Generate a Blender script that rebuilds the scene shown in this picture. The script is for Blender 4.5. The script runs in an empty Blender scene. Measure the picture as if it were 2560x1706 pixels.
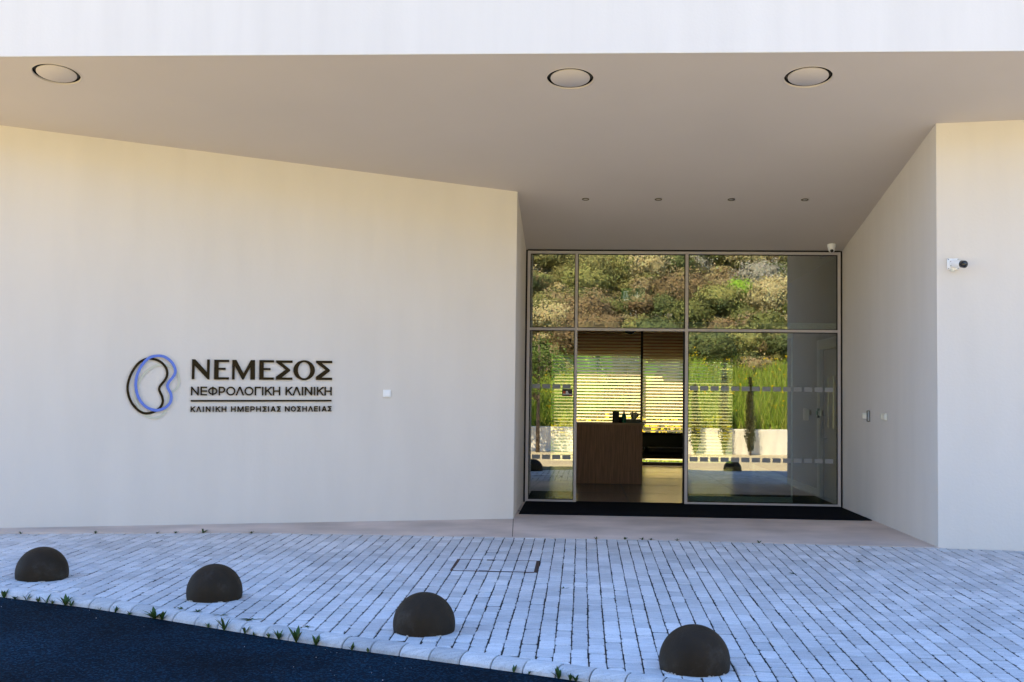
import bpy, bmesh, math, random
import numpy as np
from mathutils import Vector, Matrix
R = math.radians
S = bpy.context.scene
C = S.collection
random.seed(7); rng = np.random.default_rng(7)

# ------------------------------------------------------------------ camera, sky, sun, exposure
cam_d = bpy.data.cameras.new('camera'); cam = bpy.data.objects.new('camera', cam_d); C.objects.link(cam)
cam_d.sensor_width = 36.0; cam_d.lens = 2900 / 2560 * 36.0; cam_d.clip_end = 600; cam_d.clip_start = .05
def cam_matrix(yaw, pitch, roll, loc):
    fwd = Vector((math.sin(yaw)*math.cos(pitch), math.cos(yaw)*math.cos(pitch), math.sin(pitch)))
    right = Vector((math.cos(yaw), -math.sin(yaw), 0)); up = right.cross(fwd)
    r2 = math.cos(roll)*right + math.sin(roll)*up; u2 = -math.sin(roll)*right + math.cos(roll)*up
    m = Matrix((r2, u2, -fwd)).transposed().to_4x4(); m.translation = loc
    return m
cam.matrix_world = cam_matrix(-.0611, .0493, .0126, Vector((0, 0, 1.30)))
S.camera = cam
S.render.resolution_x, S.render.resolution_y = 1024, 682

SUN_EL, SUN_AZ = 50.0, -25.0          # azimuth from +Y, negative towards -X
w = bpy.data.worlds.new('World'); S.world = w; w.use_nodes = True
nt = w.node_tree; bg = nt.nodes['Background']
sky = nt.nodes.new('ShaderNodeTexSky'); sky.sky_type = 'NISHITA'; sky.sun_disc = False
sky.sun_elevation = R(SUN_EL); sky.sun_rotation = R(SUN_AZ % 360); sky.air_density = .8; sky.dust_density = 0.0; sky.ozone_density = 6.0
nt.links.new(sky.outputs[0], bg.inputs[0]); bg.inputs[1].default_value = .15
sl = bpy.data.lights.new('sun', 'SUN'); sl.energy = 4.6; sl.angle = R(.5); sl.color = (1, .84, .56)
so = bpy.data.objects.new('sun', sl); C.objects.link(so)
sd = Vector((math.sin(R(SUN_AZ))*math.cos(R(SUN_EL)), math.cos(R(SUN_AZ))*math.cos(R(SUN_EL)), math.sin(R(SUN_EL))))
so.rotation_euler = sd.to_track_quat('Z', 'Y').to_euler(); so.location = (0, 0, 30)
S.view_settings.view_transform = 'Standard'; S.view_settings.look = 'None'; S.view_settings.gamma = 1
S.view_settings.exposure = 2.3
S.render.engine = 'CYCLES'
S.cycles.max_bounces = 10; S.cycles.diffuse_bounces = 6; S.cycles.glossy_bounces = 5; S.cycles.transparent_max_bounces = 16
S.cycles.use_denoising = True; S.cycles.sample_clamp_indirect = 6.0

# ------------------------------------------------------------------ materials
def mat(name, col, rough=.6, metal=0.0, var=0.0, vscale=3.0, bump=0.0, bscale=60.0, spec=.4, stretch=None, detail=4.0):
    m = bpy.data.materials.new(name); m.use_nodes = True
    n, l = m.node_tree.nodes, m.node_tree.links
    b = n['Principled BSDF']
    b.inputs['Base Color'].default_value = (*col, 1); b.inputs['Roughness'].default_value = rough
    b.inputs['Metallic'].default_value = metal; b.inputs['Specular IOR Level'].default_value = spec
    tc = n.new('ShaderNodeTexCoord')
    src = tc.outputs['Object']
    if stretch:
        mp = n.new('ShaderNodeMapping'); mp.inputs['Scale'].default_value = stretch
        l.new(src, mp.inputs[0]); src = mp.outputs[0]
    if var:
        t = n.new('ShaderNodeTexNoise'); t.inputs['Scale'].default_value = vscale; t.inputs['Detail'].default_value = detail
        l.new(src, t.inputs['Vector'])
        mr = n.new('ShaderNodeMapRange'); mr.inputs[1].default_value = .3; mr.inputs[2].default_value = .7
        mr.inputs[3].default_value = 1-var; mr.inputs[4].default_value = 1+var
        l.new(t.outputs['Fac'], mr.inputs[0])
        mx = n.new('ShaderNodeVectorMath'); mx.operation = 'SCALE'; mx.inputs[0].default_value = col
        l.new(mr.outputs[0], mx.inputs['Scale']); l.new(mx.outputs[0], b.inputs['Base Color'])
    if bump:
        t2 = n.new('ShaderNodeTexNoise'); t2.inputs['Scale'].default_value = bscale; t2.inputs['Detail'].default_value = 5
        l.new(tc.outputs['Object'], t2.inputs['Vector'])
        bp = n.new('ShaderNodeBump'); bp.inputs['Strength'].default_value = bump; bp.inputs['Distance'].default_value = .01
        l.new(t2.outputs['Fac'], bp.inputs['Height']); l.new(bp.outputs[0], b.inputs['Normal'])
    return m
def attr_mat(name, rough=.7, transl=.35, spec=.2):
    """leaf material: colour from the mesh's own 'tint' attribute, part of the light passes through"""
    m = bpy.data.materials.new(name); m.use_nodes = True
    n, l = m.node_tree.nodes, m.node_tree.links
    b = n['Principled BSDF']; b.inputs['Roughness'].default_value = rough; b.inputs['Specular IOR Level'].default_value = spec
    a = n.new('ShaderNodeAttribute'); a.attribute_name = 'tint'
    l.new(a.outputs['Color'], b.inputs['Base Color'])
    t = n.new('ShaderNodeBsdfTranslucent'); l.new(a.outputs['Color'], t.inputs['Color'])
    mx = n.new('ShaderNodeMixShader'); mx.inputs[0].default_value = transl
    l.new(b.outputs[0], mx.inputs[1]); l.new(t.outputs[0], mx.inputs[2]); l.new(mx.outputs[0], n['Material Output'].inputs[0])
    return m
def transl_mat(name, col, t=.4, rough=.5):
    m = mat(name, col, rough)
    n, l = m.node_tree.nodes, m.node_tree.links
    tr = n.new('ShaderNodeBsdfTranslucent'); tr.inputs[0].default_value = (*col, 1)
    mx = n.new('ShaderNodeMixShader'); mx.inputs[0].default_value = t
    l.new(n['Principled BSDF'].outputs[0], mx.inputs[1]); l.new(tr.outputs[0], mx.inputs[2]); l.new(mx.outputs[0], n['Material Output'].inputs[0])
    return m
def glass_mat(name, refl, tint, wave=0.0, wscale=1.3):
    m = bpy.data.materials.new(name); m.use_nodes = True
    n, l = m.node_tree.nodes, m.node_tree.links
    n.remove(n['Principled BSDF'])
    tr = n.new('ShaderNodeBsdfTransparent'); tr.inputs[0].default_value = (*tint, 1)
    gl = n.new('ShaderNodeBsdfGlossy'); gl.inputs['Roughness'].default_value = 0.0; gl.inputs[0].default_value = (1, 1, 1, 1)
    fr = n.new('ShaderNodeLayerWeight'); fr.inputs[0].default_value = .25
    mr = n.new('ShaderNodeMapRange'); mr.inputs[3].default_value = refl; mr.inputs[4].default_value = .9
    pw = n.new('ShaderNodeMath'); pw.operation = 'POWER'; pw.inputs[1].default_value = 2.0
    l.new(fr.outputs['Facing'], pw.inputs[0]); l.new(pw.outputs[0], mr.inputs[0])
    mx = n.new('ShaderNodeMixShader'); l.new(mr.outputs[0], mx.inputs[0]); l.new(tr.outputs[0], mx.inputs[1]); l.new(gl.outputs[0], mx.inputs[2])
    l.new(mx.outputs[0], n['Material Output'].inputs[0])
    if wave:
        tc = n.new('ShaderNodeTexCoord'); t = n.new('ShaderNodeTexNoise'); t.inputs['Scale'].default_value = wscale; t.inputs['Detail'].default_value = 1.0
        l.new(tc.outputs['Object'], t.inputs['Vector'])
        bp = n.new('ShaderNodeBump'); bp.inputs['Strength'].default_value = 1.0; bp.inputs['Distance'].default_value = wave
        l.new(t.outputs['Fac'], bp.inputs['Height']); l.new(bp.outputs[0], gl.inputs['Normal'])
    return m

M = {}
M['render'] = mat('white_render', (.70, .648, .575), .85, var=.025, vscale=1.6, bump=.16, bscale=38, spec=.15, stretch=(2.2, 2.2, .45), detail=7)
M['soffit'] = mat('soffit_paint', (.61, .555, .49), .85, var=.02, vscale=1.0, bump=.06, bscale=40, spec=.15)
M['fascia'] = mat('fascia_paint', (.70, .69, .675), .8, var=.025, vscale=2.0, bump=.1, bscale=45, spec=.15, stretch=(3, 3, .25))
M['concrete'] = mat('apron_concrete', (.62, .51, .43), .85, var=.2, vscale=1.4, bump=.3, bscale=160, spec=.2, detail=9)
M['mat'] = mat('black_matting', (.008, .008, .010), .95, bump=.5, bscale=200, spec=.05)
M['alu'] = mat('grey_aluminium', (.50, .46, .455), .45, metal=.0, spec=.5)
M['gasket'] = mat('black_gasket', (.008, .008, .008), .7)
M['dome'] = mat('brown_black_paint', (.030, .021, .0125), .62, var=.16, vscale=9, bump=.2, bscale=90, spec=.10)
m = M['dome']; n, l = m.node_tree.nodes, m.node_tree.links      # dusty scuffs
tcd = n.new('ShaderNodeTexCoord'); tn = n.new('ShaderNodeTexNoise'); tn.inputs['Scale'].default_value = 7; tn.inputs['Detail'].default_value = 10; tn.inputs['Roughness'].default_value = .7
l.new(tcd.outputs['Object'], tn.inputs['Vector']); rd = n.new('ShaderNodeMapRange'); rd.inputs[1].default_value = .54; rd.inputs[2].default_value = .74; rd.inputs[4].default_value = .45
l.new(tn.outputs['Fac'], rd.inputs[0]); md_ = n.new('ShaderNodeMix'); md_.data_type = 'RGBA'; pb = n['Principled BSDF']
l.new(pb.inputs['Base Color'].links[0].from_socket, md_.inputs[6]); md_.inputs[7].default_value = (.085, .072, .058, 1); l.new(rd.outputs[0], md_.inputs[0]); l.new(md_.outputs[2], pb.inputs['Base Color'])
M['mortar'] = mat('pale_mortar', (.40, .36, .31), .9, bump=.4)
M['rust'] = mat('rusty_steel', (.055, .026, .018), .8, var=.4, vscale=14, bump=.3)
M['sign_dark'] = mat('dark_bronze_letters', (.026, .016, .004), .5, spec=.1)
M['sign_blue'] = mat('blue_acrylic', (.11, .19, .60), .4, spec=.4)
M['sign_beige'] = mat('beige_acrylic', (.56, .55, .44), .5, spec=.4)
M['white_plastic'] = mat('white_plastic', (.90, .90, .88), .35, spec=.5)
M['cream_plastic'] = mat('cream_plastic', (.72, .70, .60), .4, spec=.5)
M['black_plastic'] = mat('black_plastic', (.006, .006, .008), .2, spec=.5)
M['dark_plastic'] = mat('dark_grey_plastic', (.03, .032, .035), .35, spec=.5)
M['grey_plastic'] = mat('grey_plastic', (.35, .37, .38), .35, spec=.5)
M['bronze'] = mat('bronze_bezel', (.16, .12, .05), .35, metal=.8)
M['lamp_glass'] = mat('frosted_lamp', (.5, .45, .36), .3)
M['dash'] = mat('frosted_film', (.30, .31, .31), .9, spec=.1)
M['glass'] = glass_mat('coated_glass', .18, (.60, .66, .62), wave=.00022, wscale=1.6)
M['leaf_glass'] = glass_mat('door_leaf_glass', .035, (.95, .975, .965))
M['rear_glass'] = glass_mat('rear_window_glass', .04, (.97, .98, .97))
M['glass_edge'] = mat('green_glass_edge', (.62, .70, .67), .3, spec=.5)
M['floor'] = mat('lobby_tiles', (.20, .165, .12), .22, var=.12, vscale=2.5, spec=.5, detail=8)
M['grout'] = mat('dark_grout', (.08, .07, .06), .9)
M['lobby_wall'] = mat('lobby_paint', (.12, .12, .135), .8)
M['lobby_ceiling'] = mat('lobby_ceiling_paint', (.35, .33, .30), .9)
M['wood'] = mat('walnut_slats', (.36, .19, .12), .5, var=.35, vscale=5, stretch=(12, 12, .6), spec=.35)
M['desk_top'] = mat('walnut_top', (.40, .23, .14), .35, var=.2, vscale=4, stretch=(.6, 8, 8))
M['sofa'] = mat('black_leather', (.010, .009, .008), .42, bump=.15, bscale=70, spec=.5)
M['blind'] = transl_mat('wooden_blind_slats', (.88, .80, .62), .64)
M['cord'] = mat('blind_cord', (.5, .45, .35), .8)
M['green_bottle'] = mat('green_bottle_plastic', (.004, .16, .10), .25, spec=.5)
M['tissue'] = transl_mat('tissue_paper', (.62, .58, .50), .25)
M['tissue_box'] = mat('grey_card', (.16, .17, .15), .7)
M['door_grey'] = mat('grey_door_laminate', (.04, .039, .04), .45)
M['door_frame'] = mat('pale_door_frame', (.60, .66, .62), .5)
M['steel'] = mat('brushed_steel', (.35, .35, .36), .3, metal=.9)
M['exit_green'] = mat('exit_sign_green', (.05, .32, .12), .4)
M['exit_green'].node_tree.nodes['Principled BSDF'].inputs['Emission Color'].default_value = (.10, .5, .2, 1)
M['exit_green'].node_tree.nodes['Principled BSDF'].inputs['Emission Strength'].default_value = .04
M['exit_white'] = mat('exit_sign_white', (.75, .8, .72), .4)
M['exit_white'].node_tree.nodes['Principled BSDF'].inputs['Emission Color'].default_value = (.8, 1, .8, 1)
M['exit_white'].node_tree.nodes['Principled BSDF'].inputs['Emission Strength'].default_value = .12
M['orange'] = mat('orange_print', (.5, .07, .015), .5)
M['print_dark'] = mat('dark_print', (.016, .010, .010), .5)
M['print_white'] = mat('white_print', (.6, .6, .6), .5)
M['bark'] = mat('tree_bark', (.15, .11, .075), .9, var=.3, vscale=12, bump=.6, bscale=30)
M['wall_white'] = mat('limewashed_wall', (.72, .68, .60), .85, var=.14, vscale=1.6, stretch=(3, 3, .5), bump=.15)
M['sunlit_tone'] = mat('sunlit_ground_tone', (.52, .425, .27), .85, var=.08, vscale=.5, bump=.2, bscale=120, detail=8)  # sunlight put into the ground colour, warm to tint the bounce
M['soil'] = mat('dark_soil', (.022, .019, .015), .95, bump=.5, bscale=120)
M['hill_soil'] = mat('hill_soil', (.24, .20, .10), .95, var=.35, vscale=.35, bump=.4, bscale=8, detail=9)
M['ground'] = mat('dry_ground', (.25, .21, .14), .95, var=.25, vscale=.2)
M['leaf'] = attr_mat('leaf_green', .55, .3)
M['scrub'] = attr_mat('scrub_leaf', .7, .25)
M['grass'] = attr_mat('grass_blade', .6, .4)
M['flower'] = attr_mat('flower_petal', .6, .4)

# asphalt: dark, with fine aggregate and worn patches
m = mat('asphalt', (.0026, .0125, .0225), .9, var=.40, vscale=1.3, bump=.8, bscale=75, spec=.05, detail=10); M['asphalt'] = m
n, l = m.node_tree.nodes, m.node_tree.links
vo = n.new('ShaderNodeTexVoronoi'); vo.inputs['Scale'].default_value = 95
tc = n.new('ShaderNodeTexCoord'); l.new(tc.outputs['Object'], vo.inputs['Vector'])
mr = n.new('ShaderNodeMapRange'); mr.inputs[1].default_value = .62; mr.inputs[2].default_value = 1.0; mr.inputs[3].default_value = .65; mr.inputs[4].default_value = 2.8
sep = n.new('ShaderNodeSeparateColor'); l.new(vo.outputs['Color'], sep.inputs[0]); l.new(sep.outputs[0], mr.inputs[0])
old = n['Principled BSDF'].inputs['Base Color'].links[0].from_socket
vm = n.new('ShaderNodeVectorMath'); vm.operation = 'SCALE'; l.new(old, vm.inputs[0]); l.new(mr.outputs[0], vm.inputs['Scale']); l.new(vm.outputs[0], n['Principled BSDF'].inputs['Base Color'])

# pavers: each stone its own tone, fine speckle, brushed streaks across
def stone(name, col, var):
    m = bpy.data.materials.new(name); m.use_nodes = True
    n, l = m.node_tree.nodes, m.node_tree.links
    b = n['Principled BSDF']; b.inputs['Roughness'].default_value = .85; b.inputs['Specular IOR Level'].default_value = .2
    g = n.new('ShaderNodeNewGeometry'); tc = n.new('ShaderNodeTexCoord')
    ri = n.new('ShaderNodeMapRange'); ri.interpolation_type = 'SMOOTHSTEP'; ri.inputs[3].default_value = 1-var; ri.inputs[4].default_value = 1+var*.55
    l.new(g.outputs['Random Per Island'], ri.inputs[0])
    t1 = n.new('ShaderNodeTexNoise'); t1.inputs['Scale'].default_value = 1.1; t1.inputs['Detail'].default_value = 6; l.new(tc.outputs['Object'], t1.inputs['Vector'])
    r1 = n.new('ShaderNodeMapRange'); r1.inputs[1].default_value = .3; r1.inputs[2].default_value = .7; r1.inputs[3].default_value = .84; r1.inputs[4].default_value = 1.1; l.new(t1.outputs['Fac'], r1.inputs[0])
    mp = n.new('ShaderNodeMapping'); mp.inputs['Scale'].default_value = (9, 60, 9); l.new(tc.outputs['Object'], mp.inputs[0])
    t2 = n.new('ShaderNodeTexNoise'); t2.inputs['Scale'].default_value = 1.0; t2.inputs['Detail'].default_value = 5; l.new(mp.outputs[0], t2.inputs['Vector'])
    r2 = n.new('ShaderNodeMapRange'); r2.inputs[1].default_value = .3; r2.inputs[2].default_value = .75; r2.inputs[3].default_value = .80; r2.inputs[4].default_value = 1.1; l.new(t2.outputs['Fac'], r2.inputs[0])
    t3 = n.new('ShaderNodeTexNoise'); t3.inputs['Scale'].default_value = 170; t3.inputs['Detail'].default_value = 3; l.new(tc.outputs['Object'], t3.inputs['Vector'])
    r3 = n.new('ShaderNodeMapRange'); r3.inputs[1].default_value = .3; r3.inputs[2].default_value = .5; r3.inputs[3].default_value = .72; r3.inputs[4].default_value = 1.0; l.new(t3.outputs['Fac'], r3.inputs[0])
    cur = ri.outputs[0]
    for r in (r1, r2, r3):
        mm = n.new('ShaderNodeMath'); mm.operation = 'MULTIPLY'; l.new(cur, mm.inputs[0]); l.new(r.outputs[0], mm.inputs[1]); cur = mm.outputs[0]
    sc = n.new('ShaderNodeVectorMath'); sc.operation = 'SCALE'; sc.inputs[0].default_value = col; l.new(cur, sc.inputs['Scale']); l.new(sc.outputs[0], b.inputs['Base Color'])
    bp = n.new('ShaderNodeBump'); bp.inputs['Strength'].default_value = .35; bp.inputs['Distance'].default_value = .006
    l.new(t3.outputs['Fac'], bp.inputs['Height']); l.new(bp.outputs[0], b.inputs['Normal'])
    return m
M['paver'] = stone('grey_paver', (.70, .675, .65), .15)
M['kerb'] = stone('kerb_block', (.58, .565, .545), .16)

# ------------------------------------------------------------------ helpers
class MB:
    """collects vertices and faces of ONE mesh"""
    def __init__(s): s.v = []; s.f = []; s.m = []; s.smooth = []
    def add(s, vs, fs, mi=0, smooth=False):
        o = len(s.v); s.v += [tuple(x) for x in vs]
        for f in fs: s.f.append(tuple(i+o for i in f)); s.m.append(mi); s.smooth.append(smooth)
        return s
    def box(s, x0, x1, y0, y1, z0, z1, mi=0):
        vs = [(x, y, z) for z in (z0, z1) for x, y in ((x0, y0), (x1, y0), (x1, y1), (x0, y1))]
        return s.add(vs, [(3, 2, 1, 0), (4, 5, 6, 7), (0, 1, 5, 4), (1, 2, 6, 5), (2, 3, 7, 6), (3, 0, 4, 7)], mi)
    def rbox(s, x0, x1, y0, y1, z0, z1, r, mi=0, seg=3):
        """box with rounded corners in all directions"""
        bm = bmesh.new(); bmesh.ops.create_cube(bm, size=1)
        for v in bm.verts: v.co = Vector(((x0+x1)/2+v.co.x*(x1-x0), (y0+y1)/2+v.co.y*(y1-y0), (z0+z1)/2+v.co.z*(z1-z0)))
        bmesh.ops.bevel(bm, geom=list(bm.edges), offset=r, segments=seg, affect='EDGES', profile=.5)
        bm.verts.index_update()
        s.add([v.co[:] for v in bm.verts], [[v.index for v in f.verts] for f in bm.faces], mi, True); bm.free(); return s
    def prism(s, poly, z0, z1, mi=0):
        """plan polygon (counter-clockwise) between heights; z0/z1 numbers or functions of x,y"""
        k = len(poly); g = lambda z, p: z(p[0], p[1]) if callable(z) else z
        vs = [(p[0], p[1], g(z0, p)) for p in poly] + [(p[0], p[1], g(z1, p)) for p in poly]
        fs = [tuple(reversed(range(k))), tuple(range(k, 2*k))] + [(i, (i+1) % k, k+(i+1) % k, k+i) for i in range(k)]
        return s.add(vs, fs, mi)
    def lathe(s, prof, c=(0, 0, 0), n=32, mi=0, frame=None, smooth=True):
        """profile [(radius, height)] about the z axis (or the frame's third axis)"""
        vs = []; fr = frame or (Vector((1, 0, 0)), Vector((0, 1, 0)), Vector((0, 0, 1)))
        for r, h in prof:
            for i in range(n):
                a = 2*math.pi*i/n; vs.append(Vector(c)+fr[0]*(r*math.cos(a))+fr[1]*(r*math.sin(a))+fr[2]*h)
        fs = []
        for j in range(len(prof)-1):
            for i in range(n): fs.append((j*n+i, j*n+(i+1) % n, (j+1)*n+(i+1) % n, (j+1)*n+i))
        return s.add(vs, fs, mi, smooth)
    def tube(s, pts, rad, n=8, mi=0, cap=True):
        pts = [Vector(p) for p in pts]; rad = rad if isinstance(rad, (list, tuple)) else [rad]*len(pts); vs = []; ref = Vector((.31, .17, .93)).normalized()
        for i, p in enumerate(pts):
            d = (pts[min(i+1, len(pts)-1)]-pts[max(i-1, 0)]).normalized()
            a = d.cross(ref); a = a.normalized() if a.length > 1e-4 else d.orthogonal().normalized(); b = d.cross(a)
            for k in range(n): t = 2*math.pi*k/n; vs.append(p+a*(rad[i]*math.cos(t))+b*(rad[i]*math.sin(t)))
        fs = [(i*n+k, i*n+(k+1) % n, (i+1)*n+(k+1) % n, (i+1)*n+k) for i in range(len(pts)-1) for k in range(n)]
        if cap: fs += [tuple(reversed(range(n))), tuple(range((len(pts)-1)*n, len(pts)*n))]
        return s.add(vs, fs, mi, True)
    def build(s, name, mats, parent=None, bevel=0.0):
        me = bpy.data.meshes.new(name); me.from_pydata(s.v, [], s.f)
        for x in (mats if isinstance(mats, (list, tuple)) else [mats]): me.materials.append(M[x] if isinstance(x, str) else x)
        me.polygons.foreach_set('material_index', s.m); me.polygons.foreach_set('use_smooth', s.smooth)
        me.update(); bm = bmesh.new(); bm.from_mesh(me); bmesh.ops.recalc_face_normals(bm, faces=bm.faces); bm.to_mesh(me); bm.free()
        o = bpy.data.objects.new(name, me); C.objects.link(o)
        if parent: o.parent = parent
        if bevel:
            md = o.modifiers.new('soft_edges', 'BEVEL'); md.width = bevel; md.segments = 2; md.limit_method = 'ANGLE'; md.angle_limit = R(50)
        return o
def tag(o, label, cat, group=None):
    o['label'] = label; o['category'] = cat
    if group: o['group'] = group
    return o
def kind(o, k): o['kind'] = k; return o
def thing(name, label, cat, loc=(0, 0, 0), rz=0.0, group=None):
    o = bpy.data.objects.new(name, None); C.objects.link(o); o.location = loc; o.rotation_euler = (0, 0, rz); o.empty_display_size = .2
    return tag(o, label, cat, group)
def dup(root, loc, label, rz=None, scale=None):
    r = root.copy(); C.objects.link(r); r.location = loc; r['label'] = label
    if rz is not None: r.rotation_euler = (0, 0, rz)
    if scale: r.scale = (scale,)*3
    for ch in root.children:
        c = ch.copy(); C.objects.link(c); c.parent = r
        for g in ch.children:
            d = g.copy(); C.objects.link(d); d.parent = c
    return r
def cloud(name, V, F, cols, material, kind_=None, parent=None):
    """numpy vertices (n,3), faces (m,k), colour per vertex -> one mesh with a 'tint' attribute"""
    me = bpy.data.meshes.new(name); nv, nf, k = len(V), len(F), F.shape[1]
    me.vertices.add(nv); me.vertices.foreach_set('co', np.asarray(V, np.float32).ravel())
    me.loops.add(nf*k); me.loops.foreach_set('vertex_index', np.asarray(F, np.int32).ravel())
    me.polygons.add(nf); me.polygons.foreach_set('loop_start', np.arange(0, nf*k, k, dtype=np.int32)); me.polygons.foreach_set('loop_total', np.full(nf, k, np.int32))
    me.update(calc_edges=True)
    a = me.color_attributes.new('tint', 'FLOAT_COLOR', 'POINT'); a.data.foreach_set('color', np.c_[cols, np.ones(nv)].astype(np.float32).ravel())
    me.materials.append(M[material]); me.validate()
    o = bpy.data.objects.new(name, me); C.objects.link(o)
    if kind_: o['kind'] = kind_
    if parent: o.parent = parent
    return o
def leaf_quads(P, size, col, up=0.0, aspect=.5, normal=None, spread=.7):
    """leaf-shaped quads at points P (n,3); size (n,), col (n,3); normal: the way the leaves face, roughly"""
    n = len(P); a = rng.normal(size=(n, 3)); a[:, 2] += up
    if normal is not None:
        nn = normal+rng.normal(size=(n, 3))*spread; nn /= np.linalg.norm(nn, axis=1)[:, None]+1e-9
        a -= nn*(a*nn).sum(1)[:, None]; a /= np.linalg.norm(a, axis=1)[:, None]+1e-9; b = np.cross(nn, a)
    else:
        a /= np.linalg.norm(a, axis=1)[:, None]; b = np.cross(a, rng.normal(size=(n, 3))); b /= np.linalg.norm(b, axis=1)[:, None]+1e-9
    s = size[:, None]
    V = np.stack([P-a*s*.5, P+b*s*aspect*.5, P+a*s*.5, P-b*s*aspect*.5], 1).reshape(-1, 3)
    F = np.arange(4*n).reshape(-1, 4)
    return V, F, np.repeat(col, 4, 0)

# ------------------------------------------------------------------ levels
FASCIA_Y, DOOR_Y = 9.40, 14.648
def soffit_z(x, y): return 5.788 - .1767*y
def pave_z(x, y): return -.004 - .022*(10.9-max(y, 3.0))
def road_z(x, y): return pave_z(x, y) - .052

KERB = [(-16, 12.6), (-12, 11.1), (-9, 9.9), (-6.4, 8.85), (-4.02, 7.90), (-3.28, 7.615), (-2.70, 7.335), (-2.16, 7.06), (-1.64, 6.79), (-.98, 6.52), (-.36, 6.26), (.043, 6.085), (.8, 5.79), (1.6, 5.52), (2.6, 5.24), (4.0, 4.95), (7, 4.55), (16, 4.0)]
EDGE = [(3.23, 10.80), (2.0, 10.885), (.5, 10.95), (-3.0, 10.90), (-5.37, 10.50), (-9.6, 8.95), (-16, 7.0)]
def poly_y(pl, x):
    pts = sorted(pl)
    for (a, b), (c, d) in zip(pts, pts[1:]):
        if a <= x <= c: return b+(d-b)*(x-a)/(c-a)
    return pts[0][1] if x < pts[0][0] else pts[-1][1]

# ------------------------------------------------------------------ setting: ground, roads, pavement, kerb, apron
kind(MB().add([(-250, -250, -1.2), (250, -250, -1.2), (250, 250, -1.2), (-250, 250, -1.2)], [(0, 1, 2, 3)]).build('ground', 'ground'), 'structure')
def sheet(name, m, x0, x1, y0, y1, zf, nx=24, ny=24, dz=0.0):
    b = MB(); vs = [(x0+(x1-x0)*i/nx, y0+(y1-y0)*j/ny) for j in range(ny+1) for i in range(nx+1)]
    b.add([(x, y, zf(x, y)+dz) for x, y in vs], [(j*(nx+1)+i, j*(nx+1)+i+1, (j+1)*(nx+1)+i+1, (j+1)*(nx+1)+i) for j in range(ny) for i in range(nx)], 0, True)
    return kind(b.build(name, m), 'structure')
sheet('road', 'asphalt', -30, 30, -6.6, 13.5, road_z, 8, 60)
def sunlit_edge_y(x): t = min(1, max(0, (x-1.5)/1.9)); return 3.1+1.8*t*t*(3-2*t)  # front edge of the sunlight painted on the road
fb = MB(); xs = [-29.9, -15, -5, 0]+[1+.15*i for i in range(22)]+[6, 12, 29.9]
fb.add([(x, -4.19+(sunlit_edge_y(x)+4.19)*j/40, road_z(x, -4.19+(sunlit_edge_y(x)+4.19)*j/40)+.006) for x in xs for j in range(41)], [(i*41+j, (i+1)*41+j, (i+1)*41+j+1, i*41+j+1) for i in range(len(xs)-1) for j in range(40)], 0, True)
kind(fb.build('sunlit_road', 'sunlit_tone'), 'structure')  # road beyond the shadow edge, its sunlight painted as a paler surface
sheet('bounce_sheet', 'sunlit_tone', -29.9, -7.6, 4.56, 30, lambda x, y: road_z(x, min(y, 12.0)) if y < 13 else -.03, 8, 60, .009)  # added pale ground out of view, bounces warm light onto the left soffit

# bed of dark soil under the pavers
kb = [(x, y+.112) for x, y in KERB if -13 <= x <= 16]
kind(MB().prism(kb+[(16, 9.48), (3.24, 10.805)]+EDGE[:5]+[(-9.6, 9.9), (-12, 11.15)], lambda x, y: pave_z(x, y)-.25, lambda x, y: pave_z(x, y)-.0046).build('pavement_bed', 'soil'), 'structure')

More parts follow.
